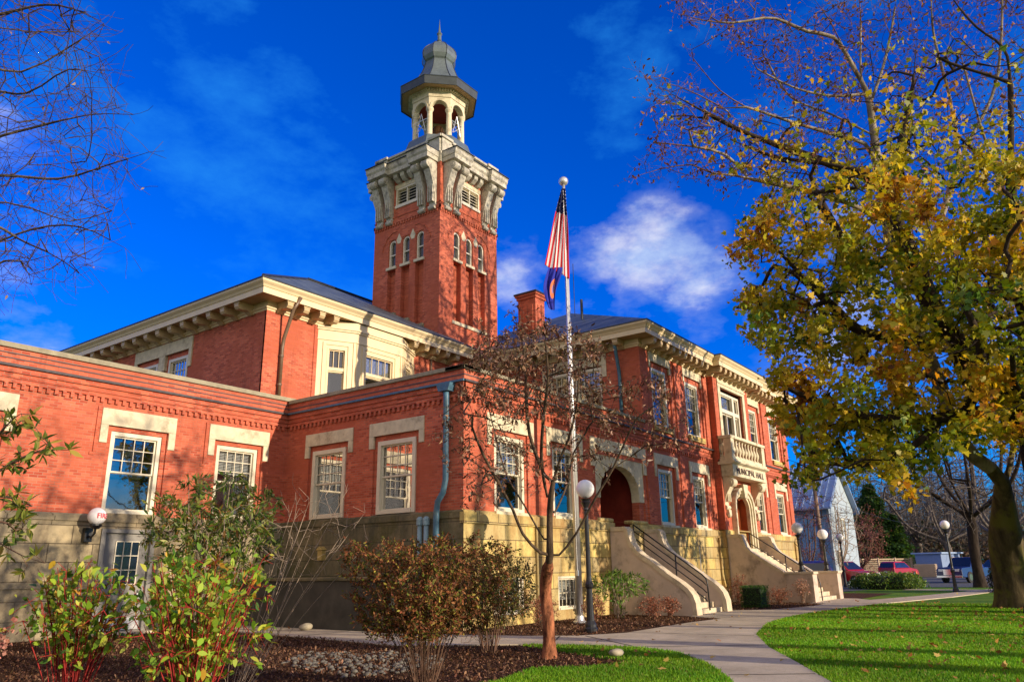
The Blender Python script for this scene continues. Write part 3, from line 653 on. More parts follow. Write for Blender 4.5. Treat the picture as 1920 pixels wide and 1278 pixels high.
# ---- roofs
s_ = .53
def hip(mb, x0, x1, y0, y1, z, s=s_):
    d = min(x1 - x0, y1 - y0) / 2; h = d * s
    if x1 - x0 > y1 - y0: r = [(x0 + d, y0 + d, z + h), (x1 - d, y0 + d, z + h)]
    else: r = [(x0 + d, y0 + d, z + h), (x0 + d, y1 - d, z + h)]
    c = [(x0, y0, z), (x1, y0, z), (x1, y1, z), (x0, y1, z)]
    if x1 - x0 > y1 - y0: mb.add(c + r, [(0, 1, 5, 4), (1, 2, 5), (2, 3, 4, 5), (3, 0, 4)])
    else: mb.add(c + r, [(0, 1, 4), (1, 2, 5, 4), (2, 3, 5), (3, 0, 4, 5)])
m = MB(); zE = 10.9; x0, y0 = 14.12, 20.48; d = 8.1; yr = y0 + d; zr = zE + d * s_
Q = [(x0, y0, zE), (25.35, y0, zE), (25.35, 22.6, zE + 2.12 * s_), (36, 22.6, zE + 2.12 * s_), (36, yr, zr), (x0 + d, yr, zr), (x0, yr + d + 3, zE), (36, yr + d + 3, zE)]
m.add(Q, [(0, 1, 2, 5), (2, 3, 4, 5), (0, 5, 6), (5, 4, 7, 6), (3, 7, 4)]); m.build('roof', SLATE, B)
m = MB(); hip(m, 26.22, 46.18, 12.62, 30.8, 10.905, .50); m.build('roof', SLATE, B)
m = MB(); m.tube([(x0, y0, zE + .03), (x0 + d, yr, zr + .04)], .06, 6); m.tube([(x0 + d, yr, zr + .05), (36, yr, zr + .05)], .07, 6); m.build('ridge_cap', DARKM, B)
# chimney
m = MB(); cx0, cx1, cy0, cy1 = 29.3, 30.1, 20.0, 21.05
m.box(cx0, cx1, cy0, cy1, 11, 14.35)
for dx, dy in ((.18, 0), (.5, 0)): m.box(cx0 + dx, cx0 + dx + .12, cy0 - .04, cy0 + .01, 11.5, 14.0)
for dy in (.15, .48, .8): m.box(cx0 - .04, cx0 + .01, cy0 + dy, cy0 + dy + .12, 11.5, 14.0)
m.box(cx0 - .06, cx1 + .06, cy0 - .06, cy1 + .06, 14.351, 14.5); m.box(cx0 - .12, cx1 + .12, cy0 - .12, cy1 + .12, 14.501, 14.6); ch = m.build('chimney', BR, B)
m = MB(); m.box(cx0 - .16, cx1 + .16, cy0 - .16, cy1 + .16, 14.601, 14.68); m.build('chimney_cap', DARKM, ch)
m = MB(); m.tube([(33, 20, 14.2), (33, 20, 17.3)], .02, 5); m.tube([(31.2, 18.5, 13.0), (31.2, 18.5, 14.4)], .07, 8); m.build('roof_vent', DARKM, B)
# ---- downpipes
def pipe(pts, r, mat, name='downpipe', straps=()):
    m = MB(); m.tube(pts, r, 10); o = m.build(name, mat, B, smooth=True)
    for s in straps:
        k = MB(); k.tube([np.array(s) - (0, 0, .03), np.array(s) + (0, 0, .03)], r * 1.25, 10); k.build('pipe_strap', mat, o)
    return o
pipe([(15.75, 20.55, 10.62), (15.62, 20.75, 10.2), (15.6, 21.15, 9.2), (15.6, 21.2, 8.9), (15.6, 21.2, 7.2)], .065, BROWNP, straps=[(15.6, 21.2, 8.6), (15.6, 21.2, 7.6)])
pipe([(26.5, 14.3, 10.5), (26.6, 14.3, 10.2), (26.95, 14.35, 9.2), (26.98, 14.35, 8.9), (26.98, 14.35, 7.15)], .075, TEAL, straps=[(26.98, 14.35, 8.6), (26.98, 14.35, 7.6)])
pipe([(15.93, 14.02, 6.5), (15.95, 14.02, 6.2), (15.95, 14.02, 3.9), (15.95, 14.1, 3.55), (15.9, 14.25, 3.3), (15.88, 14.28, 3.0), (15.88, 14.28, .05)], .085, TEAL, straps=[(15.95, 14.02, 5.6), (15.95, 14.02, 4.4), (15.88, 14.28, 2.3), (15.88, 14.28, 1.2)])
m = MB(); m.prism([(13.84, 6.36), (14.2, 6.36), (14.28, 6.58), (13.76, 6.58)], -.3, -.05, Bx, 'w'); m.build('rain_head', TEAL, B)
for y in (14.62, 14.86):
    o = pipe([(15.86, y, .9), (15.86, y, 2.72)], .07, PVC, 'vent_pipe'); k = MB(); k.tube([(15.86, y, 2.7), (15.86, y, 2.82)], .10, 10); k.ball((15.86, y, 2.84), .10, 10, 6); k.build('pipe_cap', PVC, o)
m = MB(); m.box(18.9, 19.1, -.22, -.06, 1.85, 2.15, Bx); m.prism([(18.86, 2.151), (19.14, 2.151), (19.0, 2.25)], -.26, -.06, Bx, 'w'); m.build('wall_lantern', simple('amber_box', (.45, .32, .10), .5, .2), B)
m = MB(); m.box(31.25, 31.45, -.2, -.07, .95, 1.3, Cy); m.tube([Cy(31.35, -.12, 0), Cy(31.35, -.12, .95)], .03, 8); m.tube([Cy(31.35, -.12, 1.3), Cy(31.35, -.12, 2.3)], .02, 6); m.build('electric_meter', simple('meter_grey', (.35, .36, .37), .5, .1), B)

# ---------------------------------------------------------------- tower
TC = (26.635, 24.185); TH = 2.185
tw = MB(); FT = []
for k in range(4):
    a = -PI / 2 * k; D = (math.cos(a), math.sin(a)); Nn = (-math.sin(a), math.cos(a))
    FT.append(Fr((TC[0] - Nn[0] * TH, TC[1] - Nn[1] * TH), D))
T = None
win_u = (-.92, 0, .92)
for k, F in enumerate(FT):
    zs = (12.6, 12.6, 12.6) if k != 3 and k != 1 else ((12.35, 12.8, 13.25) if k == 3 else (13.25, 12.8, 12.35))
    ops = []
    for u, zb in zip(win_u, zs): ops.append((u - .27, u + .27, zb if k in (1, 3) else 12.55, 15.52, .26))
    ops += [(u - .25, u + .25, 15.6, 17.1, .22) for u in win_u] + [(-.66, .66, 18.85, 19.72, .2)]
    wall(tw, F, -TH, TH, 8, 20.4, ops)
    for o in ops[:3]: tw.quad(F(o[0], .26, o[2]), F(o[1], .26, o[2]), F(o[1], .26, o[3]), F(o[0], .26, o[3]))
tower = tw.build('tower', BR, B)
for k, F in enumerate(FT):
    for i, u in enumerate(win_u):
        m = MB(); ns = 10; r = .25; za = 16.84
        for j in range(ns):   # brick corners above the round head, then the white arched frame
            t0, t1 = PI * j / ns, PI * (j + 1) / ns
            p0 = (u + r * math.cos(t0), za + r * math.sin(t0)); p1 = (u + r * math.cos(t1), za + r * math.sin(t1))
            m.quad(F(p0[0], .03, p0[1]), F(p1[0], .03, p1[1]), F(p1[0], .03, 17.1), F(p0[0], .03, 17.1))
            m.quad(F(p0[0], .03, p0[1]), F(p1[0], .03, p1[1]), F(p1[0], .2, p1[1]), F(p0[0], .2, p0[1]))
        m.build('window_head', BR, tower)
        m = MB(); pr = .045
        for j in range(ns):
            t0, t1 = PI * j / ns, PI * (j + 1) / ns
            P = [(u + q * math.cos(t), za + q * math.sin(t)) for q, t in ((r - .08, t0), (r - .08, t1), (r, t1), (r, t0))]; m.prism(P, .08, .2, F, 'w')
        m.box(u - r, u - r + .08, .08, .2, 15.68, za, F); m.box(u + r - .08, u + r, .08, .2, 15.68, za, F); m.box(u - r + .08, u + r - .08, .082, .2, 15.68, 15.75, F)
        m.box(u - r + .08, u + r - .08, .1, .2, 16.3, 16.35, F)
        m.build('arched_window', simple('tower_sash_paint', (.70, .66, .55), .5, .1) if (k, i) == (0, 0) else bpy.data.materials['tower_sash_paint'], tower)
        m = MB(); m.quad(F(u - r, .19, 15.7), F(u + r, .19, 15.7), F(u + r, .19, 17.1), F(u - r, .19, 17.1)); m.build('window_pane', simple('tower_pane', (.06, .06, .055), .2, .4, 2.) if (k, i) == (0, 0) else bpy.data.materials['tower_pane'], tower)
        m = MB(); m.box(u - .33, u + .33, -.07, .2, 15.53, 15.66, F); m.build('window_sill', LIME, tower)
        if k in (1, 3):
            z = (12.35, 12.8, 13.25)[i] if k == 3 else (13.25, 12.8, 12.35)[i]
            m = MB(); m.box(u - .38, u + .38, -.14, .17, z - .16, z, F); m.build('panel_sill', COPE, tower)
    if k in (0, 2): m = MB(); m.box(-1.28, 1.28, -.06, .17, 12.4, 12.55, F); m.build('panel_sill', LIME, tower)
    for u in (-.46, .46):   # kite stones between the window heads
        m = MB(); m.prism([(u - .17, 17.0), (u - .09, 16.8), (u + .09, 16.8), (u + .17, 17.0), (u, 17.34)], -.012, .05, F, 'w'); m.build('kite_stone', LIME, tower)
    m = MB()   # raised hood over the three heads
    P = [(-1.62, 16.6), (-1.5, 16.95), (-1.25, 17.3), (-.9, 17.5), (-.6, 17.52)]
    for s in (-1, 1):
        m = MB()
        for a, b in zip(P, P[1:]):
            m.prism([(s * a[0], a[1]), (s * b[0], b[1]), (s * b[0], b[1] - .05), (s * a[0] * .975, a[1] - .04)], -.035, .02, F, 'w')
        m.build('brick_hood', BR, tower)
    m = MB(); m.box(-TH - .05, TH + .05, -.05, .02, 17.95, 18.1, F); u = -TH
    while u < TH - .07: m.box(u, u + .09, -.048, .02, 17.8, 17.948, F); u += .18
    m.box(-TH - .03, TH + .03, -.03, .02, 18.25, 18.3, F); m.build('dentil_course', BR, tower)
    m = MB(); m.box(-.72, -.64, -.04, .2, 18.78, 19.78, F); m.box(.64, .72, -.04, .2, 18.78, 19.78, F); m.box(-.64, .64, -.038, .2, 19.7, 19.78, F); m.box(-.76, .76, -.07, .2, 18.72, 18.86, F); m.box(-.03, .03, -.0, .15, 18.86, 19.7, F)
    for i in range(5): z = 18.92 + i * .155; m.prism([(.02, z), (.16, z + .1), (.16, z + .125), (.02, z + .025)], -.64, .64, lambda a, b, c: F(a, b, c), 'u')
    m.build('louvre', WHITE, tower)
    m = MB(); m.quad(F(-.66, .21, 18.85), F(.66, .21, 18.85), F(.66, .21, 19.72), F(-.66, .21, 19.72)); m.build('louvre_void', BLACK, tower)
    # paired consoles, modillions between, stone lintel band
    for u in (-1.96, -1.30, .90, 1.56): console(F, u, u + .40, 17.92, 20.38, .10, .72, tower, TSTONE)
    m = MB(); m.box(-.8, .8, -.05, .02, 19.79, 20.0, F); m.build('louvre_lintel', LIME, tower)
    for u in (-.58, -.12, .34): m = MB(); m.prism([(.02, 20.0), (-.2, 20.02), (-.42, 20.18), (-.44, 20.38), (.02, 20.38)], u, u + .26, lambda a, b, c: F(a, b, c), 'u'); m.build('modillion', TSTONE, tower, bevel=.01)
    # entablature pieces: projecting over the consoles, set back between
    for a, b, p in ((-2.06, -.78, .80), (.76, 2.04, .80), (-.78, .76, .58)):
        m = MB(); m.box(a, b, -p, .02, 20.381, 20.62, F); m.prism([(.02, 20.62), (-p, 20.62), (-p - .06, 20.7), (-p - .08, 20.86), (-p - .12, 20.9), (.02, 20.93)], a - .03, b + .03, lambda a_, b_, c_: F(a_, b_, c_), 'u'); co_ = m.build('cornice', TSTONE, tower, bevel=.01)
        m = MB(); m.box(a - .05, b + .05, -p - .15, .02, 20.932, 20.965, F); m.build('cornice_shadow_line', LEADD, tower)  # dark strip added to draw the shadow line along the cornice edge
m = MB(); m.box(TC[0] - TH - .02, TC[0] + TH + .02, TC[1] - TH - .02, TC[1] + TH + .02, 20.40, 20.95); m.build('cornice_core', TSTONE, tower)
m = MB(); h = 2.12
m.box(TC[0] - h, TC[0] + h, TC[1] - h, TC[1] + h, 20.95, 21.75)
m.build('attic', TSTONE, tower)
for k, F in enumerate(FT):
    m = MB(); o = TH - h
    m.box(-h - .02, -1.45, o - .12, o + .1, 20.96, 21.70, F); m.box(1.45, h + .02, o - .12, o + .1, 20.96, 21.70, F)
    m.box(-h - .14, -1.40, o - .2, o + .1, 21.70, 21.84, F); m.box(1.40, h + .14, o - .2, o + .1, 21.70, 21.84, F); m.box(-1.40, 1.40, o - .1, o + .1, 21.70, 21.82, F)
    for i in range(9): u = -1.2 + i * .3; m.ball(F(u, o - .0, 21.35), .07, 8, 6)
    m.box(-1.38, 1.38, o - .04, o + .05, 21.5, 21.56, F); m.box(-1.38, 1.38, o - .04, o + .05, 21.14, 21.2, F)
    m.build('attic_panel', TSTONE, tower, bevel=.01)
O8 = PI / 8; R8 = lambda r: r / math.cos(O8)
m = MB(); m.box(TC[0] - 1.72, TC[0] + 1.72, TC[1] - 1.72, TC[1] + 1.72, 21.75, 22.15); m.lathe([(R8(1.72), 0), (R8(1.52), .62), (R8(1.45), .62), (R8(1.45), .7)], (TC[0], TC[1], 22.15), 8, O8); m.build('belfry_plinth', LEADM, tower)
zb = 22.85
for k in range(8):
    a = O8 + k * PI / 4; c = (TC[0] + R8(1.2) * math.cos(a), TC[1] + R8(1.2) * math.sin(a), zb)
    m = MB(); m.lathe([(.19, 0), (.19, .06), (.155, .1), (.15, .2), (.135, 1.42), (.16, 1.46), (.2, 1.55), (.2, 1.64)], c, 14); m.build('belfry_column', LIME, tower, smooth='auto')
# belfry arches
for k in range(8):
    a = k * PI / 4; n0 = np.array([math.cos(a), math.sin(a)]); D = np.array([-n0[1], n0[0]]); O = np.array(TC) + n0 * 1.36
    F = Fr(O, D); hw = 1.36 * math.tan(O8); r = hw - .16; m = MB(); ns = 12; z0 = zb + 1.64
    F2 = lambda u, w, z, O=O, D=D, n0=n0: (*(O + D * u - n0 * w), z)
    for j in range(ns):
        t0, t1 = PI * j / ns, PI * (j + 1) / ns; p0 = (r * math.cos(t0), z0 + r * math.sin(t0)); p1 = (r * math.cos(t1), z0 + r * math.sin(t1))
        for w_ in (0, .3): m.quad(F2(p0[0], w_, p0[1]), F2(p1[0], w_, p1[1]), F2(p1[0], w_, z0 + .62), F2(p0[0], w_, z0 + .62))
        m.quad(F2(p0[0], 0, p0[1]), F2(p1[0], 0, p1[1]), F2(p1[0], .3, p1[1]), F2(p0[0], .3, p0[1]))
        P = [(q * math.cos(t), z0 + q * math.sin(t)) for q, t in ((r + .01, t0), (r + .01, t1), (r + .11, t1), (r + .11, t0))]; m.prism(P, -.04, .02, F2, 'w')
    for s in (-1, 1): m.box(min(s * r, s * hw), max(s * r, s * hw), 0, .3, z0, z0 + .62, F2)
    m.build('belfry_arch', LIME, tower)
z1 = zb + 1.64 + .62
m = MB(); m.lathe([(R8(1.30), 0), (R8(1.40), 0), (R8(1.40), .28), (R8(1.47), .30), (R8(1.47), .36), (R8(1.5), .36), (R8(1.5), .42), (R8(1.2), .42)], (TC[0], TC[1], z1), 8, O8); m.build('belfry_entablature', LIME, tower)
m = MB()
for k in range(8):
    a = k * PI / 4; n0 = np.array([math.cos(a), math.sin(a)]); D = np.array([-n0[1], n0[0]]); O = np.array(TC) + n0 * 1.58; F2 = lambda u, w, z, O=O, D=D, n0=n0: (*(O + D * u - n0 * w), z)
    for i in range(-4, 5): m.box(i * .14 - .04, i * .14 + .04, -.02, .12, z1 + .30, z1 + .42, F2)
m.build('belfry_dentils', LIME, tower)
m = MB(); m.lathe([(R8(1.45), .42), (R8(1.95), .40), (R8(1.95), .36), (R8(1.99), .36), (R8(2.02), .78), (R8(2.05), .82), (R8(2.0), .88)], (TC[0], TC[1], z1), 8, O8); m.build('belfry_eave', LEADD, tower)
m = MB(); m.lathe([(R8(1.4), .44), (R8(1.93), .399)], (TC[0], TC[1], z1), 8, O8); m.build('belfry_soffit', CREAM_SHADE, tower)
zd = z1 + .85
prof = [(2.02, .02), (1.66, .16), (1.38, .45), (1.14, .85), (.95, 1.25), (.82, 1.65), (.75, 1.95), (.73, 2.02), (.80, 2.10), (.90, 2.30), (.93, 2.50), (.90, 2.70), (.78, 2.95), (.58, 3.17), (.34, 3.34), (.18, 3.42), (.12, 3.47), (.12, 3.55), (.10, 3.62)]
m = MB(); m.lathe([(R8(r * .98), z) for r, z in prof], (TC[0], TC[1], zd), 8, O8); m.build('dome', LEADM, tower)
m = MB()
for k in range(8):
    a = O8 + k * PI / 4; m.tube([(TC[0] + R8(r * .985) * math.cos(a), TC[1] + R8(r * .985) * math.sin(a), zd + z) for r, z in prof[:17]], .022, 6)
m.build('dome_rib', DARKM, tower)
m = MB(); m.lathe([(.12, 3.6), (.15, 3.64), (.11, 3.70), (.11, 4.0), (.16, 4.08), (.07, 4.25), (.035, 4.6), (.008, 5.05)], (TC[0], TC[1], zd), 8, O8); m.build('finial', LEADM, tower)
m = MB(); m.lathe([(.35, 0), (.42, .1), (.36, .35), (.3, .6), (.2, .75), (.05, .8)], (TC[0], TC[1], zb + .55), 16); m.build('bell', simple('bronze_bell', (.10, .05, .02), .4, .3, metal=.6), tower)
m = MB(); m.lathe([(1.0, 0), (1.0, .05)], (TC[0], TC[1], zb - .02), 12); m.lathe([(.5, 0), (.42, .5), (.1, .55)], (TC[0], TC[1], zb + .04), 8); m.build('belfry_core', BLACK, tower)
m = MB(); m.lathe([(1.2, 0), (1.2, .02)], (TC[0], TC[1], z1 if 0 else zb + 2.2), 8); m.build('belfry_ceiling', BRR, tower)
# star of tubing fixed between the columns (holiday light frames)
for k in (4, 5, 6, 7):
    a = k * PI / 4; n0 = np.array([math.cos(a), math.sin(a)]); D = np.array([-n0[1], n0[0]]); O = np.array(TC) + n0 * 1.3
    if k == 5: continue
    m = MB(); c = 5; P = [(*(O + D * (.52 * math.sin(2 * PI * i / 5))), zb + .85 + .6 * math.cos(2 * PI * i / 5)) for i in range(5)]
    for i in range(5): m.tube([P[i], P[(i + 2) % 5]], .02, 5)
    m.build('star_frame', STEEL, tower)

# ---------------------------------------------------------------- stairs
def flank(pts, x0, x1, name, parent, capmat=CONCP):
    """side wall of a stair: profile in (y, z), with a paler rounded cap"""
    m = MB(); P = pts + [(pts[-1][0], 0), (pts[0][0], 0)]
    m.prism(P, x0, x1, None, 'u'); o = m.build(name, CONC, parent)
    m = MB(); n = len(pts); top = []
    for i, p in enumerate(pts):
        a = np.array(pts[max(i - 1, 0)]); b = np.array(pts[min(i + 1, n - 1)]); d = (b - a) / (np.linalg.norm(b - a) + 1e-9); nn = np.array([d[1], -d[0]]); nn = nn if nn[1] > 0 or (abs(nn[1]) < .3 and nn[0] < 0) else -nn
        top.append((np.array(p) + nn * .05, np.array(p) - nn * .09))
    for i in range(n - 1):
        m.prism([top[i][0], top[i + 1][0], top[i + 1][1], top[i][1]], x0 - .035, x1 + .035, None, 'u')
    m.build('wall_cap', capmat, o); return o
prof1 = [(13.42, 2.80), (12.85, 2.80), (12.79, 2.74), (12.74, 2.5), (12.66, 2.28), (12.5, 2.06), (12.3, 1.88), (12.0, 1.70), (11.4, 1.26), (10.95, .98), (10.72, .80), (10.58, .62), (10.5, .38), (10.48, .0)]
st1 = MB(); nst = 13
def steps(m, x0, x1, y0, y1, ztop, n):
    for i in range(n):
        z = ztop * (i + 1) / n; a = y0 + (y1 - y0) * i / n
        m.box(x0, x1, a, y1, z - ztop / n, z)
steps(st1, 24.27, 26.42, 10.62, 14.25, 2.28, nst)
st = st1.build('entrance_stair', CONCP, B, bevel=.008)
flank(prof1, 23.9, 24.26, 'stair_wall', st); flank(prof1, 26.43, 26.79, 'stair_wall', st)
def handrail(x, pts, posts, parent, r=.024, low=(.42,)):
    m = MB(); m.tube(pts, r, 8)
    for dz in low: m.tube([np.array(p) - (0, 0, dz) for p in pts[:-2]], r * .8, 6)
    for p, zb_ in posts: m.tube([p, (p[0], p[1], zb_)], r, 8)
    return m.build('handrail', BLACK, parent, smooth=True)
xh = 25.3
P = [(xh, 13.25, 2.98), (xh, 12.2, 2.24), (xh, 11.2, 1.54), (xh, 10.78, 1.24), (xh, 10.66, 1.12), (xh, 10.62, .98), (xh, 10.60, .12)]
handrail(xh, P, [((xh, 13.25, 2.98), 1.7), ((xh, 11.7, 1.89), .7)], st, low=(.22, .46, .72))
# stair 2: main entrance, with low piers carrying globe lamps
prof2 = [(13.14, 2.80), (12.55, 2.80), (12.49, 2.74), (12.44, 2.5), (12.35, 2.28), (12.15, 2.06), (11.8, 1.83), (11.2, 1.45), (10.85, 1.22), (10.75, 1.1)]
st2 = MB(); steps(st2, 34.37, 37.75, 9.75, 13.2, 2.28, nst); st_b = st2.build('entrance_stair', CONCP, B, bevel=.008)
m = MB(); m.box(34.37, 37.75, 13.2, 13.7, 0, 2.279); m.build('door_threshold', CONCP, st_b)
for xa, xb in ((33.95, 34.36), (37.76, 38.17)):
    flank(prof2, xa, xb, 'stair_wall', st_b)
    m = MB(); m.box(xa - .1, xb + .1, 9.6, 10.748, 0, 1.13); pier = m.build('stair_pier', CONC, st_b, bevel=.01)
    m = MB(); m.box(xa - .14, xb + .14, 9.54, 10.80, 1.131, 1.23); m.build('pier_cap', CONCP, pier, bevel=.015)
xh = 36.4
def zs(y): return 2.28 * max(0, min(1, (y - 9.75) / (12.6 - 9.75)))
xh = 35.0
P = [(xh, 12.5, 2.92), (xh, 11.5, 2.25), (xh, 10.6, 1.62), (xh, 10.0, 1.22), (xh, 9.76, 1.02), (xh, 9.66, .75), (xh, 9.64, .05)]
handrail(xh, P, [((xh, 12.5, 2.92), 1.8), ((xh, 11.0, 1.90), .8)], st_b, low=(.45,))

# ---------------------------------------------------------------- lamps
def lamp(x, y, z, H, label, group, name='street_lamp', small=False):
    t = thing(name, label, 'lamp', (x, y, z), group); m = MB()
    if not small:
        m.lathe([(.17, 0), (.17, .08), (.145, .12), (.14, .18), (.10, .26), (.085, .5), (.075, 1.0), (.105, 1.06), (.11, 1.12), (.075, 1.18), (.062, 1.3), (.052, H - .55), (.07, H - .52), (.06, H - .47), (.10, H - .38), (.13, H - .34), (.10, H - .30), (.14, H - .25)], (x, y, z), 12)
    else:
        m.lathe([(.16, 0), (.16, .05), (.11, .09), (.09, .25), (.13, .32), (.08, .42), (.06, .6), (.05, H - .5), (.08, H - .45), (.06, H - .4), (.13, H - .3), (.15, H - .25)], (x, y, z), 12)
        for k in range(4): a = k * PI / 2; m.tube([(x + .05 * math.cos(a), y + .05 * math.sin(a), z + H - .75), (x + .17 * math.cos(a), y + .17 * math.sin(a), z + H - .62), (x + .12 * math.cos(a), y + .12 * math.sin(a), z + H - .42)], .014, 5)
    m.build('post', BLACK, t, smooth='auto')
    m = MB(); m.ball((x, y, z + H), .235, 28, 16); m.build('globe', GLOBE, t, smooth=True); return t
lamp(17.1, 10.27, .01, 3.44, 'black post lamp with white globe beside the flagpole at the low wing', 'black globe lamps on posts')
L3 = ground(1793, 1110); lamp(L3[0], L3[1], 0, 3.46, 'black post lamp with white globe standing alone out on the lawn', 'black globe lamps on posts')
L4 = at(1584, 1080, 52)[:2]; lamp(L4[0], L4[1], 0, 3.3, 'distant black post lamp with white globe before the pale house gable', 'black globe lamps on posts')
lamp(34.15, 10.1, 1.23, 1.78, 'globe lamp on the nearer pier of the main entrance stair', 'globe lamps on the stair piers', 'pier_lamp', True)
lamp(37.97, 10.1, 1.23, 1.62, 'globe lamp on the farther pier of the main entrance stair', 'globe lamps on the stair piers', 'pier_lamp', True)
# globe lamp lettered FIRE on the left wing wall
wl = thing('wall_lamp', 'white globe wall lamp lettered in red above a black bracket on the left wing', 'lamp', (9.93, 20.8, 2.6)); gc = Vector((9.93, 20.72, 2.98))
m = MB(); m.box(9.83, 10.03, 21.04, 21.19, 2.35, 2.7); m.tube([(9.93, 21.1, 2.5), (9.93, 20.9, 2.45), (9.93, 20.74, 2.55), (9.93, 20.72, 2.7)], .03, 8); m.lathe([(.08, 0), (.15, .08), (.15, .12)], (9.93, 20.72, 2.66), 12); m.build('bracket', BLACK, wl)
m = MB(); m.ball(gc, .225, 28, 16); m.build('globe', GLOBE, wl, smooth=True)
tc = bpy.data.curves.new('fire_text', 'FONT'); tc.body = 'FIRE'; tc.size = .17; tc.align_x = 'CENTER'; tc.align_y = 'CENTER'; tc.offset = .006; tc.resolution_u = 4
to = bpy.data.objects.new('tmp', tc); COL.objects.link(to); bpy.context.view_layer.update()
me = bpy.data.meshes.new_from_object(to.evaluated_get(bpy.context.evaluated_depsgraph_get())); COL.objects.unlink(to); bpy.data.objects.remove(to)
import bmesh
bm = bmesh.new(); bm.from_mesh(me); bmesh.ops.triangulate(bm, faces=bm.faces[:]); bmesh.ops.subdivide_edges(bm, edges=bm.edges[:], cuts=2); ang0 = math.atan2(-.30, .15) - .0
for v in bm.verts:
    th = -PI / 2 + v.co.x / .225 + .22; ph = v.co.y / .225; v.co = gc + Vector((math.cos(th) * math.cos(ph), math.sin(th) * math.cos(ph), math.sin(ph))) * .2285
bm.to_mesh(me); bm.free(); me.name = 'lettering'; me.materials.clear(); me.materials.append(simple('red_letters', (.55, .02, .04), .5, .05)); link(bpy.data.objects.new('lettering', me), wl)

# ---------------------------------------------------------------- flagpole and flags
FP = (19.73, 12.2)
t = thing('flagpole', 'tall silver flagpole with ball top in the mulch bed before the low wing', 'flagpole', (*FP, 0))
m = MB(); m.tube([(*FP, 0), (*FP, 7), (*FP, 13.85)], [.10, .085, .045], 14); m.build('pole', STEEL, t, smooth=True)
m = MB(); m.ball((*FP, 14.0), .16, 20, 12); m.build('ball_finial', STEEL, t, smooth=True)
m = MB(); m.lathe([(.2, 0), (.2, .04), (.14, .08), (.12, .2)], (*FP, .01), 16); m.build('base_collar', STEEL, t)
m = MB(); m.tube([(FP[0] - .12, FP[1] - .05, 1.4), (FP[0] - .12, FP[1] - .05, 13.6)], .007, 4); m.box(FP[0] - .15, FP[0] - .09, FP[1] - .08, FP[1] - .02, 1.3, 1.45); m.build('halyard', STEEL, t)
def flagmat(kind):
    m, t, n, l = nt('flag_' + kind); a = n.new('ShaderNodeUVMap'); s = n.new('ShaderNodeSeparateXYZ'); l.new(a.outputs[0], s.inputs[0]); u, v = s.outputs[0], s.outputs[1]
    if kind == 'stripes':
        st = mth(t, 'GREATER_THAN', mth(t, 'FRACT', mth(t, 'MULTIPLY', u, 6.5)), .5)
        col = mixc(t, (.60, .008, .02), (.80, .78, .80), st)
        vo = n.new('ShaderNodeTexVoronoi'); vo.inputs['Scale'].default_value = 1.; mp = N(t, 'ShaderNodeMapping'); mp.inputs['Scale'].default_value = (6, 26, 1); l.new(a.outputs[0], mp.inputs[0]); l.new(mp.outputs[0], vo.inputs['Vector']); vo.inputs['Randomness'].default_value = .3
        cant = mixc(t, (.012, .018, .12), (.8, .8, .8), mth(t, 'LESS_THAN', vo.outputs[0], .24))
        col = mixc(t, col, cant, mth(t, 'LESS_THAN', v, .31))
    else:
        vx = mth(t, 'POWER', mth(t, 'SUBTRACT', u, .5), 2.); vy = mth(t, 'POWER', mth(t, 'MULTIPLY', mth(t, 'SUBTRACT', v, .5), .55), 2.)
        d = mth(t, 'ADD', vx, vy); col = mixc(t, (.02, .03, .42), (.75, .22, .10), mth(t, 'LESS_THAN', d, .018)); col = mixc(t, col, (.35, .22, .5), mth(t, 'LESS_THAN', d, .004))
    b = n.new('ShaderNodeBsdfPrincipled'); l.new(col, b.inputs['Base Color']); b.inputs['Roughness'].default_value = .8
    tl = n.new('ShaderNodeBsdfTranslucent'); l.new(col, tl.inputs[0]); mx = n.new('ShaderNodeMixShader'); mx.inputs[0].default_value = .25; l.new(b.outputs[0], mx.inputs[1]); l.new(tl.outputs[0], mx.inputs[2]); o = n.new('ShaderNodeOutputMaterial'); l.new(mx.outputs[0], o.inputs[0]); return m
def flag(name, label, z1, z0, left, right, fold, mat, seed):
    """cloth hanging limp against the pole; left/right give its edges (offset from the pole, along -camera-right) at t"""
    nu, nv = 48, 60; V = []; r = random.Random(seed); ph = [r.uniform(0, 6) for _ in range(4)]; dirx = np.array([-.594, .804])
    for j in range(nv + 1):
        tt = j / nv; a, b = left(tt), right(tt)
        for i in range(nu + 1):
            s = i / nu; off = a + (b - a) * s; amp = fold * (.35 + .65 * math.sin(PI * min(1, tt * 1.2 + .1)))
            dep = amp * (math.sin(s * 17 + ph[0] + tt * 2.2) + .5 * math.sin(s * 31 + ph[1] - tt * 3)); lat = .03 * math.sin(s * 17 + ph[2] + tt * 4) * amp / fold
            p = np.array(FP) + dirx * (off + lat) + np.array([-.77, -.60]) * (.09 + dep); V.append((p[0], p[1], z1 + (z0(s) - z1) * tt))
    me = bpy.data.meshes.new(name); me.from_pydata(V, [], [(j * (nu + 1) + i, j * (nu + 1) + i + 1, (j + 1) * (nu + 1) + i + 1, (j + 1) * (nu + 1) + i) for j in range(nv) for i in range(nu)])
    uv = me.uv_layers.new(name='UVMap'); d = []
    for p in me.polygons:
        for vi in p.vertices: d += [(vi % (nu + 1)) / nu, (vi // (nu + 1)) / nv]
    uv.data.foreach_set('uv', d); me.materials.append(mat); me.polygons.foreach_set('use_smooth', [True] * len(me.polygons))
    o = link(bpy.data.objects.new(name, me)); s = o.modifiers.new('s', 'SOLIDIFY'); s.thickness = .004; setp(o, label, 'flag'); return o
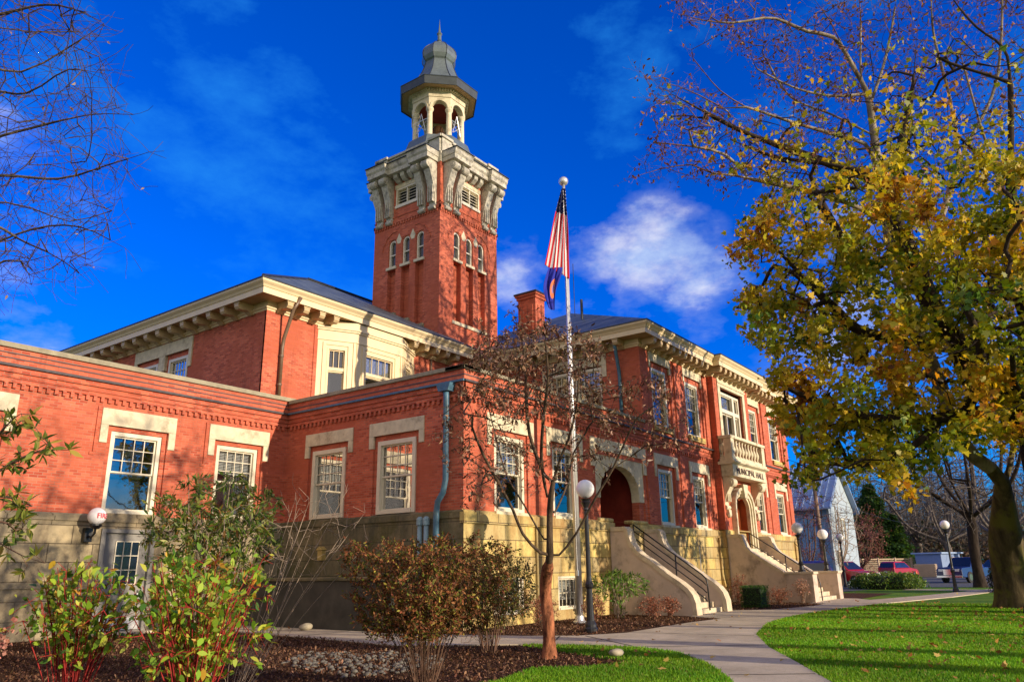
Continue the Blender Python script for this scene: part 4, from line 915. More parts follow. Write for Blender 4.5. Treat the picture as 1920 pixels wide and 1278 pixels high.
flag('national_flag', 'red white and blue striped flag hanging limp down the pole', 13.7, lambda s: 10.45 + .5 * s, lambda t: -.05 - .02 * t, lambda t: .07 + .66 * t ** 1.0, .045, flagmat('stripes'), 3)
flag('state_flag', 'plain dark blue flag with an orange crest hanging below the striped flag', 10.85, lambda s: 9.4 + .25 * (s - .5) ** 2 if s > .3 else 10.35 - 3.1 * s, lambda t: .04 + .34 * t, lambda t: .60 + .16 * math.sin(t * 3), .05, flagmat('blue'), 9)
# ---------------------------------------------------------------- plants: skeleton, limbs, leaves
class Skel:
    def __init__(s, root): s.p = [np.array(root, float)]; s.par = [-1]; s.fix = {}
    def line(s, pts, start=None, seg=.5):
        """add a limb through pts (smoothed); starts at the nearest node unless given"""
        pts = [np.array(p, float) for p in pts]; P = np.array(s.p)
        cur = int(np.argmin(((P - pts[0]) ** 2).sum(1))) if start is None else start
        if np.linalg.norm(s.p[cur] - pts[0]) > .02: pts = [s.p[cur]] + pts
        ext = [2 * pts[0] - pts[1]] + pts + [2 * pts[-1] - pts[-2]]
        for i in range(1, len(ext) - 2):
            a, b, c, d = ext[i - 1:i + 3]; n = max(1, int(np.linalg.norm(c - b) / seg))
            for k in range(1, n + 1):
                u = k / n; q = .5 * ((2 * b) + (-a + c) * u + (2 * a - 5 * b + 4 * c - d) * u * u + (-a + 3 * b - 3 * c + d) * u ** 3)
                s.p.append(q); s.par.append(cur); cur = len(s.p) - 1
        return cur
    def grow(s, A, seg=.4, jit=.12, droop=0., maxd=1e9, r=None):
        r = r or rng; A = np.asarray(A); P = np.array(s.p)
        d0 = np.array([((P - a) ** 2).sum(1).min() for a in A]); A = A[np.argsort(d0)]
        buf = np.zeros((len(P) + len(A) * 40, 3)); buf[:len(P)] = P; n = len(P)
        for a in A:
            dd = ((buf[:n] - a) ** 2).sum(1); k = int(np.argmin(dd)); D = math.sqrt(dd[k])
            if D > maxd or D < .02: continue
            st = buf[k].copy(); pr = s.par[k]; dr = st - buf[pr] if pr >= 0 else np.array([0, 0, 1.]); dr = dr / (np.linalg.norm(dr) + 1e-9)
            m = max(1, min(30, int(D / seg))); ctl = st + dr * D * .35; cur = k
            for i in range(1, m + 1):
                u = i / m; q = (1 - u) ** 2 * st + 2 * u * (1 - u) * ctl + u * u * a + r.normal(0, jit * seg, 3) * (1 if i < m else .5); q[2] -= droop * u * D
                if n >= len(buf): buf = np.vstack([buf, np.zeros((5000, 3))])
                buf[n] = q; s.p.append(q); s.par.append(cur); cur = n; n += 1
    def twigs(s, k, length, seg, spread=.8, up=0., r=None, where=None):
        """k short side twigs at nodes that are thin"""
        r = r or rng; ch = s.children(); n0 = len(s.p); P = np.array(s.p)
        tips = [i for i in range(1, n0) if ch[i] <= 1 and s.raw[i] <= 3] if where is None else where
        for i in tips:
            d = P[i] - P[s.par[i]]; d /= np.linalg.norm(d) + 1e-9
            for _ in range(r.poisson(k)):
                v = d + r.normal(0, spread, 3); v[2] += up; v /= np.linalg.norm(v) + 1e-9; L = length * r.uniform(.4, 1.2); m = max(1, int(L / seg)); cur = i
                for j in range(m):
                    v = v + r.normal(0, .22, 3); v[2] += up * .2; v /= np.linalg.norm(v); q = s.p[cur] + v * L / m; s.p.append(q); s.par.append(cur); cur = len(s.p) - 1
    def children(s):
        c = np.zeros(len(s.p), int)
        for p in s.par[1:]: c[p] += 1
        return c
    def weigh(s):
        n = len(s.p); raw = np.zeros(n); ch = s.children()
        for i in range(n - 1, 0, -1):
            if ch[i] == 0: raw[i] = 1
            raw[s.par[i]] += raw[i]
        raw[0] = max(raw[0], 1); s.raw = raw; return raw
    def radii(s, R0, rt):
        raw = s.weigh(); k = math.log(R0 / rt) / math.log(max(raw[0], 2)); s.r = rt * raw ** k; return s.r
    def mesh(s, name, mats, parent, R0, rt, thin=.02, flare=None, rmin=0., rmax=1e9, zmin=-99, zmax=999):
        """mats: bark, and a second material for thin twigs"""
        P = np.array(s.p); par = np.array(s.par); r = s.radii(R0, rt); n = len(P); par[0] = 0
        if hasattr(s, 'rscale'): r = s.rscale(P, r)
        if flare:
            zf = flare[0]; m = P[:, 2] < zf; r = r.copy(); r[m] *= 1 + flare[1] * ((zf - P[m, 2]) / zf) ** 2
        d = P - P[par]; L = np.linalg.norm(d, axis=1); d = d / (L[:, None] + 1e-9); d[0] = (0, 0, 1)
        main = np.full(n, -1); best = np.zeros(n)
        for i in range(1, n):
            if s.raw[i] > best[par[i]]: best[par[i]] = s.raw[i]; main[par[i]] = i
        dE = d.copy(); ok = main >= 0; dE[ok] = d[ok] + d[main[ok]]; dE /= np.linalg.norm(dE, axis=1)[:, None] + 1e-9
        obj = None; out = []
        for lo_, hi_, ns in ((.07, 1e9, 12), (thin, .07, 6), (0, thin, 3)):
            e = np.array([i for i in range(1, n) if lo_ <= r[i] < hi_ and L[i] > 1e-4 and rmin <= r[i] < rmax and zmin <= P[par[i]][2] < zmax], int)
            if not len(e): continue
            ismain = main[par[e]] == e; dS = np.where(ismain[:, None], dE[par[e]], d[e]); rS = np.where(ismain, r[par[e]], np.minimum(r[e] * 1.15, r[par[e]])); a = ring(P[par[e]], dS, rS, ns); b = ring(P[e], dE[e], r[e], ns)
            q = np.stack([a, np.roll(a, -1, 1), np.roll(b, -1, 1), b], 2).reshape(-1, 4, 3); out.append((q, ns, np.full(len(q), 1 if hi_ == thin else 0)))
        V = np.concatenate([o[0] for o in out]); mi = np.concatenate([o[2] for o in out]); o = np_mesh(name, V, 4, mats, parent, mi=mi)
        b = o.data; 
        import bmesh as bm_
        bb_ = bm_.new(); bb_.from_mesh(b); bm_.ops.remove_doubles(bb_, verts=bb_.verts[:], dist=1e-5); bb_.to_mesh(b); bb_.free(); b.polygons.foreach_set('use_smooth', [True] * len(b.polygons)); return o
def ring(C, D, r, ns):
    ref = np.array([.31, .17, .93]); a = np.cross(D, ref); bad = np.linalg.norm(a, axis=1) < .15; a[bad] = np.cross(D[bad], [1., .2, 0]); a /= np.linalg.norm(a, axis=1)[:, None] + 1e-9; b = np.cross(D, a)
    t = 2 * PI * np.arange(ns) / ns; return C[:, None, :] + r[:, None, None] * (np.cos(t)[None, :, None] * a[:, None, :] + np.sin(t)[None, :, None] * b[:, None, :])
def tpl(pts, fold=0.):
    return np.array([(x, y, fold * abs(x)) for x, y in pts])
T_MAPLE = tpl([(0, 0), (.16, .10), (.46, .02), (.34, .26), (.52, .50), (.26, .50), (.20, .66), (0, 1.0), (-.20, .66), (-.26, .50), (-.52, .50), (-.34, .26), (-.46, .02), (-.16, .10)], .25)
T_OVAL = tpl([(0, 0), (.20, .22), (.26, .5), (.14, .8), (0, 1), (-.14, .8), (-.26, .5), (-.20, .22)], .35)
T_LANCE = tpl([(0, 0), (.11, .25), (.13, .55), (0, 1), (-.13, .55), (-.11, .25)], .4)
T_CURL = np.array([(0, 0, 0), (.14, .3, .12), (.10, .7, -.10), (0, 1, -.35), (-.12, .7, .10), (-.15, .3, .05)])
T_BIT = np.array([(-.5, 0, 0), (.5, .05, .05), (.35, 1, .15), (-.4, .9, 0)])
def leafmesh(name, C, size, T, pal, mat, parent=None, up=.4, hang=0., var=.25, field=0., r=None, D=None, jitter_h=.06):
    """C leaf centres; pal [(weight, rgb)]; hang pulls the leaf axis down; field groups colours in clumps of that size (m)"""
    r = r or rng; n = len(C); k = len(T); Y = r.normal(0, 1, (n, 3)); 
    if D is not None: Y = Y * .45 + D
    Y[:, 2] -= hang; Y /= np.linalg.norm(Y, axis=1)[:, None] + 1e-9
    Z = r.normal(0, 1, (n, 3)); Z[:, 2] += up * 3; X = np.cross(Y, Z); X /= np.linalg.norm(X, axis=1)[:, None] + 1e-9; Z = np.cross(X, Y)
    s = size * r.uniform(.45, 1.35, n); V = C[:, None, :] + s[:, None, None] * (T[None, :, 0:1] * X[:, None, :] + T[None, :, 1:2] * Y[:, None, :] + T[None, :, 2:3] * Z[:, None, :])
    w = np.array([p[0] for p in pal], float); w /= w.sum(); cum = np.cumsum(w); u = r.uniform(0, 1, n)
    if field:
        q = C / field; f = .5 + .25 * (np.sin(q[:, 0] * 1.7 + 1.3 * np.sin(q[:, 2] * 1.1)) + np.sin(q[:, 2] * 1.9 + 1.7 * np.sin(q[:, 1] * .9 + 2)) ); u = np.clip(f * .75 + u * .25 + r.normal(0, .06, n), 0, .999)
    idx = np.searchsorted(cum, u); idx = np.minimum(idx, len(pal) - 1); col = np.array([p[1] for p in pal])[idx] * r.uniform(1 - var, 1 + var, (n, 1)) * (1 + r.normal(0, jitter_h, (n, 3)))
    return np_mesh(name, V, k, mat, parent, color=np.clip(col, .002, .9))
def tips(s, maxraw, n, spread, zmin=-9, r=None):
    r = r or rng; P = np.array(s.p); i = np.array([k for k in range(1, len(P)) if s.raw[k] <= maxraw and P[k][2] > zmin]); j = r.choice(i, n); par = np.array(s.par)[j]
    u = r.uniform(0, 1, (n, 1)); C = P[j] * u + P[par] * (1 - u) + r.normal(0, spread, (n, 3)); D = P[j] - P[par]; D /= np.linalg.norm(D, axis=1)[:, None] + 1e-9; return C, D
def inpoly(P, poly):
    x, y = P[:, 0], P[:, 1]; c = np.zeros(len(P), bool); n = len(poly)
    for i in range(n):
        x0, y0 = poly[i]; x1, y1 = poly[(i + 1) % n]
        if y0 == y1: continue
        c ^= ((y0 > y) != (y1 > y)) & (x < (x1 - x0) * (y - y0) / (y1 - y0) + x0)
    return c
def polypts(poly, n, r=None):
    r = r or rng; q = np.array(poly); lo, hi = q.min(0), q.max(0); out = np.zeros((0, 2))
    while len(out) < n: c = r.uniform(lo, hi, (n * 2, 2)); out = np.vstack([out, c[inpoly(c, poly)]])
    return out[:n]
def frust(poly, n, d0, sd_, r=None, dlo=0, dhi=1e9, df=lambda px: 0.):
    r = r or rng; q = polypts(poly, n, r); return np.array([at(a, b, df(a) + min(dhi, max(dlo, d0 + r.normal(0, sd_)))) for a, b in q])
def ell(c, R, n, r=None, shell=.0):
    r = r or rng; v = r.normal(0, 1, (n, 3)); v /= np.linalg.norm(v, axis=1)[:, None]; return np.array(c) + v * np.array(R) * (r.uniform(shell, 1, (n, 1)) ** (1 / 3))
px3 = lambda L: [at(a, b, c) for a, b, c in L]

# ---- the slim tree with curled brown leaves in front of the low wing
base = np.array([11.84, 7.97, 0.]); t = thing('small_tree', 'slim red-barked tree with curled brown leaves growing in front of the low wing corner', 'tree', base)
s = Skel(base); D0 = 13.2
s.line([base + (0, 0, .6), base + (-.02, .03, 1.2), at(1031, 1040, D0)], 0, .15)
K = [[(1031, 956, 13.2), (1037, 904, 13.0), (1052, 856, 12.9), (1066, 822, 12.8), (1080, 767, 12.7), (1086, 700, 12.6)], [(1021, 890, 13.4), (993, 815, 13.6), (987, 753, 13.8), (985, 690, 13.9), (978, 640, 14.0)],
     [(1012, 1035, 13.1), (980, 1000, 12.9), (962, 956, 12.7), (935, 905, 12.4), (905, 850, 12.2), (885, 800, 12.0)], [(1048, 1040, 13.2), (1080, 1000, 13.1), (1117, 932, 12.9), (1148, 880, 12.8), (1176, 818, 12.6), (1193, 784, 12.5), (1238, 753, 12.4)],
     [(1026, 930, 13.2), (1015, 860, 13.0), (1020, 773, 12.6), (1028, 705, 12.4), (1022, 640, 12.3)], [(1040, 960, 13.3), (1064, 905, 13.8), (1075, 850, 14.2), (1110, 790, 14.5), (1130, 730, 14.6)], [(1020, 1010, 13.3), (985, 950, 13.7), (950, 890, 14.2), (930, 820, 14.6), (915, 760, 14.8)]]
for k in K: s.line(px3(k), None, .22)
s.line(px3([(1152, 875, 12.8), (1190, 850, 12.8), (1210, 835, 12.7), (1238, 832, 12.6), (1296, 825, 12.5)]), None, .2)
A = np.vstack([frust([(890, 690), (900, 630), (970, 605), (1060, 610), (1120, 640), (1130, 720), (1110, 770), (1000, 780), (910, 760)], 250, 13.3, .8), frust([(820, 760), (900, 720), (960, 780), (960, 900), (900, 950), (820, 870)], 70, 12.6, .8),
               frust([(1040, 760), (1230, 700), (1290, 770), (1300, 820), (1150, 870), (1070, 900)], 70, 12.9, .8), frust([(880, 760), (1180, 760), (1160, 900), (1000, 930), (900, 900)], 70, 13.4, 1.0)])
s.grow(A, .18, .10); s.weigh(); s.twigs(1.3, .34, .09, .7, .05); s.rscale = lambda P, r: np.where(P[:, 2] < 1.55, r, r * .62 + .0012); s.mesh('trunk', [BARKR, TWIGB], t, .105, .0036, .012, (.4, .5), zmax=1.62); s.mesh('limbs', [TWIGD, TWIGD], t, .105, .0036, .012, (.4, .5), zmin=1.62)
Q, Dd = tips(s, 2, 8500, .035); k_ = Q[:, 2] > 4.3; keep = k_ | (rng.uniform(0, 1, len(Q)) < .50); Q, Dd = Q[keep], Dd[keep]
leafmesh('crown', Q, .082, T_CURL, [(3, (.18, .08, .045)), (3, (.30, .17, .11)), (2, (.42, .28, .20)), (1, (.09, .035, .02))], LEAFD, t, .1, .9, .3)
# moss ring stones at its foot
# ---- dogwoods, viburnum and other shrubs of the left bed
def shrub(name, label, base, H, R, nst, natt, zlo, leaf=None, mats=(TWIGB, TWIGB), R0=.012, rt=.003, shape='ball', seg=.12, splay=.5, group=None, tw=0., cat='shrub', lean=(0, 0), seed=1, parts=('stems', 'leaves'), jit=.14):
    r = np.random.default_rng(seed); b = np.array([base[0], base[1], 0.]); t = thing(name, label, cat, b, group); s = Skel(b + (0, 0, -.05)); c0 = b + np.array([lean[0], lean[1], 0])
    for i in range(nst):
        a = r.uniform(0, 2 * PI); rr = math.sqrt(r.uniform(0, 1)); o = np.array([math.cos(a), math.sin(a), 0]) * rr
        top = c0 + o * R * (splay + .3 * r.uniform()) + (0, 0, H * r.uniform(.6, .97)); p0 = b + o * R * (.16 if shape == 'ball' else .13)
        s.line([p0, p0 * .55 + top * .45 + r.normal(0, .04 * R, 3) - o * R * .10, top], 0, seg * 1.6)
    if shape == 'ball': A = ell(c0 + (0, 0, (zlo + H) / 2), (R, R, (H - zlo) / 2), natt, r)
    elif shape == 'box':
        A = r.uniform(-1, 1, (natt, 3)); A = A / np.maximum(1, (np.abs(A[:, 0:1]) ** 4 + np.abs(A[:, 1:2]) ** 4) ** .25); A = c0 + A * (R, R, (H - zlo) / 2) + (0, 0, (zlo + H) / 2); f = np.clip((A[:, 2] - 0) / H, .0, 1) ** .4; A[:, :2] = c0[:2] + (A[:, :2] - c0[:2]) * f[:, None]
    s.grow(A, seg, jit, r=r); s.weigh()
    if tw: s.twigs(tw, .22 * max(R, .5), .08, .6, .25, r=r)
    s.mesh(parts[0], list(mats), t, R0 * math.sqrt(nst) * .8, rt, 10, None) if False else None
    P = np.array(s.p); s.weigh(); k = math.log(R0 / rt) / math.log(max(np.sort(s.raw)[-2], 2)); s.raw[0] = np.sort(s.raw)[-2]
    class Z: pass
    rr_ = rt * s.raw ** k; s.radii = lambda a_, b_: setattr(s, 'r', rr_) or rr_
    # edges that leave the hidden root are dropped so that stems rise separately from the soil
    s.par = [(-1 if i == 0 else p) for i, p in enumerate(s.par)]
    s.mesh(parts[0], list(mats), t, R0, rt, .008)
    if leaf:
        n, size, T, pal, mat, up, hang, spread, zl = leaf; Q, Dd = tips(s, 3, n, spread, zl, r); leafmesh(parts[1], Q, size, T, pal, mat, t, up, hang, .3, r=r, D=Dd if hang < .3 else None)
    return t
GREENY = [(4, (.16, .30, .02)), (3, (.28, .40, .04)), (2, (.42, .42, .06)), (1, (.06, .15, .02)), (1, (.50, .30, .03))]
xy = lambda px, py, d: at(px, py, d)[:2]
shrub('dogwood_shrub', 'dogwood with lime green leaves on red stems, leftmost of the two dogwoods', xy(135, 1278, 7.6), 1.66, .55, 60, 190, .5, (1050, .088, T_OVAL, GREENY, LEAF, .5, .15, .035, .75), (TWIGR, TWIGR), .008, .0032, seed=21, splay=.75, group='red-stemmed dogwoods', seg=.1, tw=.3)
shrub('dogwood_shrub', 'wide dogwood with lime green leaves over dense red stems, in front of the side door', xy(362, 1278, 7.3), 1.70, .70, 110, 330, .4, (2000, .086, T_OVAL, GREENY, LEAF, .5, .15, .035, .55), (TWIGR, TWIGR), .008, .0032, seed=22, splay=.75, group='red-stemmed dogwoods', seg=.1, tw=.3)
shrub('viburnum_shrub', 'tall loose evergreen shrub with narrow olive leaves against the left wing', xy(385, 1200, 10.6), 2.95, 1.0, 20, 460, 1.2, (5600, .105, T_LANCE, [(4, (.07, .13, .02)), (3, (.16, .22, .035)), (2, (.26, .26, .06)), (1, (.25, .12, .03))], LEAF, .5, .05, .03, 1.1), (TWIG, TWIG), .014, .004, seed=23, splay=.5, seg=.16)
shrub('bare_shrub', 'leafless pale twiggy shrub leaning right in front of the shaded side wall', xy(455, 1200, 10.8), 2.8, 1.05, 16, 95, 1.2, None, (TWIG, TWIG), .0065, .0024, seed=24, splay=.9, lean=(.5, -.5), tw=.9, seg=.13, jit=.15)
shrub('clipped_shrub', 'flat-topped clipped shrub with small bronze leaves and bare lower stems', xy(796, 1240, 9.9), 1.84, .93, 75, 1300, .60, (30000, .042, T_OVAL, [(5, (.19, .065, .028)), (3, (.11, .12, .02)), (3, (.30, .13, .05)), (1, (.05, .06, .02)), (1, (.34, .28, .05))], LEAFD, .3, .1, .02, .7), (TWIGB, TWIGB), .007, .0026, 'box', seed=25, splay=.8, seg=.12, tw=.5)
shrub('loose_shrub', 'loose dark leaved shrub behind the clipped one at the wing corner', (12.15, 9.55), 1.85, .95, 40, 620, .45, (11000, .048, T_OVAL, [(3, (.05, .08, .02)), (3, (.12, .08, .02)), (2, (.18, .17, .03)), (1, (.2, .09, .03))], LEAF, .3, .1, .03, .4), (TWIGB, TWIGB), .011, .003, seed=26, splay=.6, seg=.14, tw=.3)
shrub('hydrangea_shrub', 'dried pinkish brown flower heads at the left edge of the bed', xy(-30, 1240, 7.3), 1.15, .24, 14, 30, .5, (900, .03, T_BIT, [(1, (.30, .11, .09)), (1, (.42, .20, .16))], LEAFD, .2, 0, .04, .8), (TWIGB, TWIGB), .007, .003, seed=27, parts=('stems', 'flower_heads'))
# rhododendron boughs reaching in from the left
b = at(-190, 1278, 7.4); b[2] = 0; t = thing('rhododendron', 'tall rhododendron boughs with whorls of yellow-green leaves against the brick of the left wing', 'shrub', b); s = Skel(b); r = np.random.default_rng(5)
s.line([b + (.05, 0, 1.0), at(-120, 1010, 7.3)], 0, .2)
for L in ([(-60, 900, 7.2), (10, 800, 7.0), (40, 775, 6.9)], [(-80, 930, 7.2), (20, 870, 7.1), (75, 845, 7.0), (130, 843, 6.9)], [(-90, 960, 7.3), (0, 930, 7.2), (60, 948, 7.1)], [(-100, 1000, 7.3), (-20, 1010, 7.2), (40, 1040, 7.1), (85, 1055, 7.0)], [(-60, 900, 7.3), (-20, 840, 7.4), (20, 780, 7.4)], [(-60, 960, 7.1), (-10, 975, 7.0), (35, 985, 6.9)]): s.line(px3(L), None, .12)
A = np.vstack([np.array([at(px + r.normal(0, 14), py + r.normal(0, 12), d + r.normal(0, .12)) for _ in range(k)]) for px, py, d, k in ((15, 795, 7.1, 8), (60, 790, 6.9, 3), (95, 840, 6.9, 8), (40, 850, 7.1, 5), (10, 880, 7.1, 6), (50, 945, 7.1, 5), (10, 945, 7.2, 7), (30, 985, 7.0, 8), (20, 1020, 7.1, 5), (65, 1050, 7.0, 3), (-60, 900, 7.3, 25), (-90, 1000, 7.3, 20), (-80, 820, 7.5, 15))])
s.grow(A, .09, .1, r=r); s.twigs(.25, .2, .08, .8, .2, r=r) if hasattr(s, 'raw') else None; s.weigh(); s.mesh('branches', [TWIGB, TWIGB], t, .035, .0035, .008)
ch = s.children(); P = np.array(s.p); tip = [i for i in range(1, len(P)) if ch[i] == 0]; C = []; Dd = []
for i in tip:
    a = P[i] - P[s.par[i]]; a /= np.linalg.norm(a) + 1e-9
    for j in range(11): v = r.normal(0, 1, 3); v -= a * v.dot(a); v /= np.linalg.norm(v); C.append(P[i] + a * r.uniform(-.02, .01)); Dd.append(v + a * .4)
leafmesh('leaves', np.array(C), .11, T_LANCE * (1.1, 1, 1), [(3, (.12, .17, .02)), (3, (.22, .24, .04)), (2, (.38, .30, .06)), (1, (.06, .10, .02))], LEAF, t, .5, .1, .25, D=np.array(Dd) * 1.3)
# ---- shrubs along the front
DRY = [(3, (.34, .12, .07)), (3, (.24, .08, .05)), (2, (.44, .22, .14)), (1, (.12, .05, .03))]
shrub('rhododendron', 'bright green rhododendron between the black lamp and the first stair', (21.9, 12.1), 1.42, .95, 20, 130, .55, (1300, .15, T_LANCE, [(3, (.10, .22, .03)), (3, (.20, .32, .05)), (1, (.05, .10, .02))], LEAF, .5, .05, .04, .5), (TWIG, TWIG), .016, .006, seed=31, seg=.2)
for i, (x, y, H, R, lab) in enumerate(((20.0, 11.9, .72, .42, 'low russet shrub between the flagpole and the rhododendron'), (18.0, 12.4, .85, .6, 'russet shrub beside the slim tree trunk and the basement window'), (21.9, 11.0, .62, .40, 'low russet shrub in front of the green rhododendron'), (23.1, 11.0, .58, .36, 'small russet shrub right against the first stair wall'),
    (32.1, 12.2, 1.15, .5, 'taller russet shrub between the two stairs behind the boxwood'), (32.6, 10.7, .62, .58, 'orange brown dry shrub low against the second stair wall'), (30.9, 11.4, .55, .35, 'small russet shrub right beside the clipped boxwood'))):
    shrub('dry_shrub', lab, (x, y), H, R, 26, 110, .12, (1500, .042, T_OVAL, DRY, LEAFD, .3, .1, .03, .12), (TWIGB, TWIGB), .007, .003, seed=40 + i, group='russet shrubs in the mulch', seg=.12, tw=.5)
shrub('dry_shrub', 'egg shaped tan shrub standing before the second stair pier', (33.3, 9.95), 1.02, .36, 20, 120, .25, (1300, .045, T_OVAL, [(2, (.42, .24, .17)), (2, (.30, .14, .10)), (1, (.5, .34, .25))], LEAFD, .3, .1, .03, .25), (TWIG, TWIG), .009, .003, seed=52, seg=.12)
b_ = (29.6, 10.6, 0); t = thing('boxwood', 'clipped dark green boxwood block by the foot of the first stair', 'shrub', b_); r = np.random.default_rng(3)
C = r.uniform(-1, 1, (6500, 3)); f = r.integers(0, 3, 6500); sg = np.sign(C[np.arange(6500), f]); C[np.arange(6500), f] = sg * r.uniform(.75, 1.04, 6500); C = C * (.42, .42, .38) + (b_[0], b_[1], .40); leafmesh('leaves', C, .035, T_OVAL, [(3, (.03, .09, .015)), (2, (.06, .16, .02)), (1, (.12, .24, .03))], LEAF, t, .3, 0, .3)
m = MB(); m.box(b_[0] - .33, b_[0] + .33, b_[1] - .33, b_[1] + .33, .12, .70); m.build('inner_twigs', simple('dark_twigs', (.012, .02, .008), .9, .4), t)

# ---- big trees on the right
MG = [(3, (.07, .15, .008)), (5, (.20, .24, .010)), (5, (.38, .33, .014)), (3, (.56, .38, .02)), (2.5, (.50, .24, .02)), (1, (.20, .08, .02))]
mb_ = ground(1978, 1150); mb_[2] = 0
t = thing('maple_tree', 'large maple with gold and green autumn leaves spreading over the lawn from the right', 'tree', mb_)
far_left = lambda px: 3.6 * max(0., min(1., (1950 - px) / 560))   # the crown's left side leans away over the lawn
mpl = lambda L: [at(a, b, c + far_left(a)) for a, b, c in L]
s = Skel(mb_); s.line([mb_ + (0, 0, 1.5), at(1975, 980, 25), at(1965, 880, 24.6), at(1950, 800, 24.3)], 0, .4)
for L in ([(1930, 765, 24), (1888, 749, 23.6), (1860, 773, 23.3), (1810, 777, 22.8), (1751, 784, 22.2), (1673, 786, 21.8), (1614, 777, 21.4), (1559, 761, 21), (1497, 737, 20.8), (1446, 714, 20.6)],
          [(1900, 735, 24.4), (1850, 710, 24.6), (1821, 690, 24.8), (1790, 636, 25), (1759, 593, 25), (1731, 538, 25), (1716, 499, 25), (1692, 448, 25.2), (1665, 372, 25.4), (1677, 325, 25.6), (1700, 219, 26), (1712, 156, 26.4), (1724, 0, 27), (1728, -90, 27)],
          [(1790, 651, 24.8), (1731, 647, 24.2), (1673, 636, 23.6), (1606, 616, 23), (1575, 589, 22.7), (1516, 530, 22.2), (1438, 448, 21.8)],
          [(1665, 372, 25.4), (1638, 337, 25.4), (1560, 308, 25), (1480, 280, 24.6), (1400, 250, 24.2), (1340, 220, 24), (1262, 178, 23.8)],
          [(1560, 308, 25), (1490, 300, 24.6), (1440, 290, 24.3), (1370, 262, 24)], [(1692, 448, 25.2), (1640, 500, 24), (1590, 460, 23), (1540, 380, 22.6), (1520, 330, 22.6)],
          [(1940, 650, 24.8), (1900, 500, 25.4), (1896, 330, 26), (1894, 155, 26.6), (1881, 90, 26.8), (1832, 52, 27), (1788, 0, 27.4), (1760, -60, 27.6)], [(1896, 330, 26), (1850, 300, 26), (1790, 250, 26)], [(1894, 155, 26.6), (1850, 140, 26.4), (1780, 118, 26.2), (1730, 90, 26)],
          [(1880, 560, 26), (1850, 480, 27.6), (1830, 400, 28.4)], [(1760, 790, 22.4), (1720, 830, 21.8), (1660, 860, 21.4), (1590, 875, 21.2), (1520, 850, 21)], [(1960, 820, 25), (2050, 700, 26), (2150, 560, 27), (2200, 420, 28)], [(2000, 780, 25), (2080, 720, 24), (2180, 700, 22)], [(1810, 777, 22.8), (1840, 700, 21), (1830, 620, 19.8), (1800, 560, 19.4)], [(1888, 749, 23.6), (1900, 700, 21), (1890, 620, 19.5)]):
    s.line(mpl(L), None, .35)
CR = [(1440, 345), (1395, 400), (1372, 470), (1388, 540), (1368, 598), (1440, 655), (1530, 680), (1560, 720), (1490, 770), (1478, 840), (1480, 900), (1560, 905), (1620, 880), (1680, 905), (1720, 900), (1780, 860), (1800, 815), (1900, 850), (2000, 860), (2150, 800), (2200, 500), (2100, 300), (1920, 310), (1860, 270), (1830, 330), (1790, 230), (1740, 200), (1690, 150), (1640, 240), (1600, 330), (1500, 345)]
A = np.vstack([frust(CR, 1500, 23.5, 2.4, dlo=18.5, dhi=29, df=far_left), frust([(1500, 100), (1700, 60), (1920, 60), (2000, 300), (1900, 330), (1700, 300), (1500, 260)], 180, 26, 1.6, df=far_left), frust([(1240, 170), (1420, 220), (1600, 280), (1600, 370), (1400, 330), (1280, 260)], 150, 24.3, .9, df=far_left), frust([(1440, 690), (1560, 700), (1560, 850), (1470, 800)], 60, 21, .7, df=far_left)])
s.grow(A, .38, .12); s.weigh(); s.twigs(.55, .5, .2, .7, 0); s.rscale = lambda P, r: np.where((r > .025) & (P[:, 2] > 4), r * 1.5, r); s.mesh('trunk', [BARKD, BARKD], t, .46, .0075, .02, (2., .8))
s.weigh(); Q, Dd = tips(s, 4, 84000, .17); 
# project to keep the crown as thin as in the photograph towards its upper left
def prj(P): c = (P - CAM) @ Rm; return np.stack([960 + f0 * c[:, 0] / -c[:, 2], 639 - f0 * c[:, 1] / -c[:, 2]], 1)
z_ = Q[:, 2]; dens = np.clip((16.6 - z_) / 6.5, .05, .9)
dens *= .22 + .78 * (np.sin(Q[:, 0] * 1.9 + 2 * np.sin(Q[:, 2] * 1.3)) + np.sin(Q[:, 1] * 2.3 + Q[:, 2] * 1.6) > -.7)
kp = rng.uniform(0, 1, len(Q)) < dens; Q = Q[kp]
leafmesh('crown', Q, .19, T_MAPLE, MG, LEAF, t, .25, .5, .3, field=1.5)
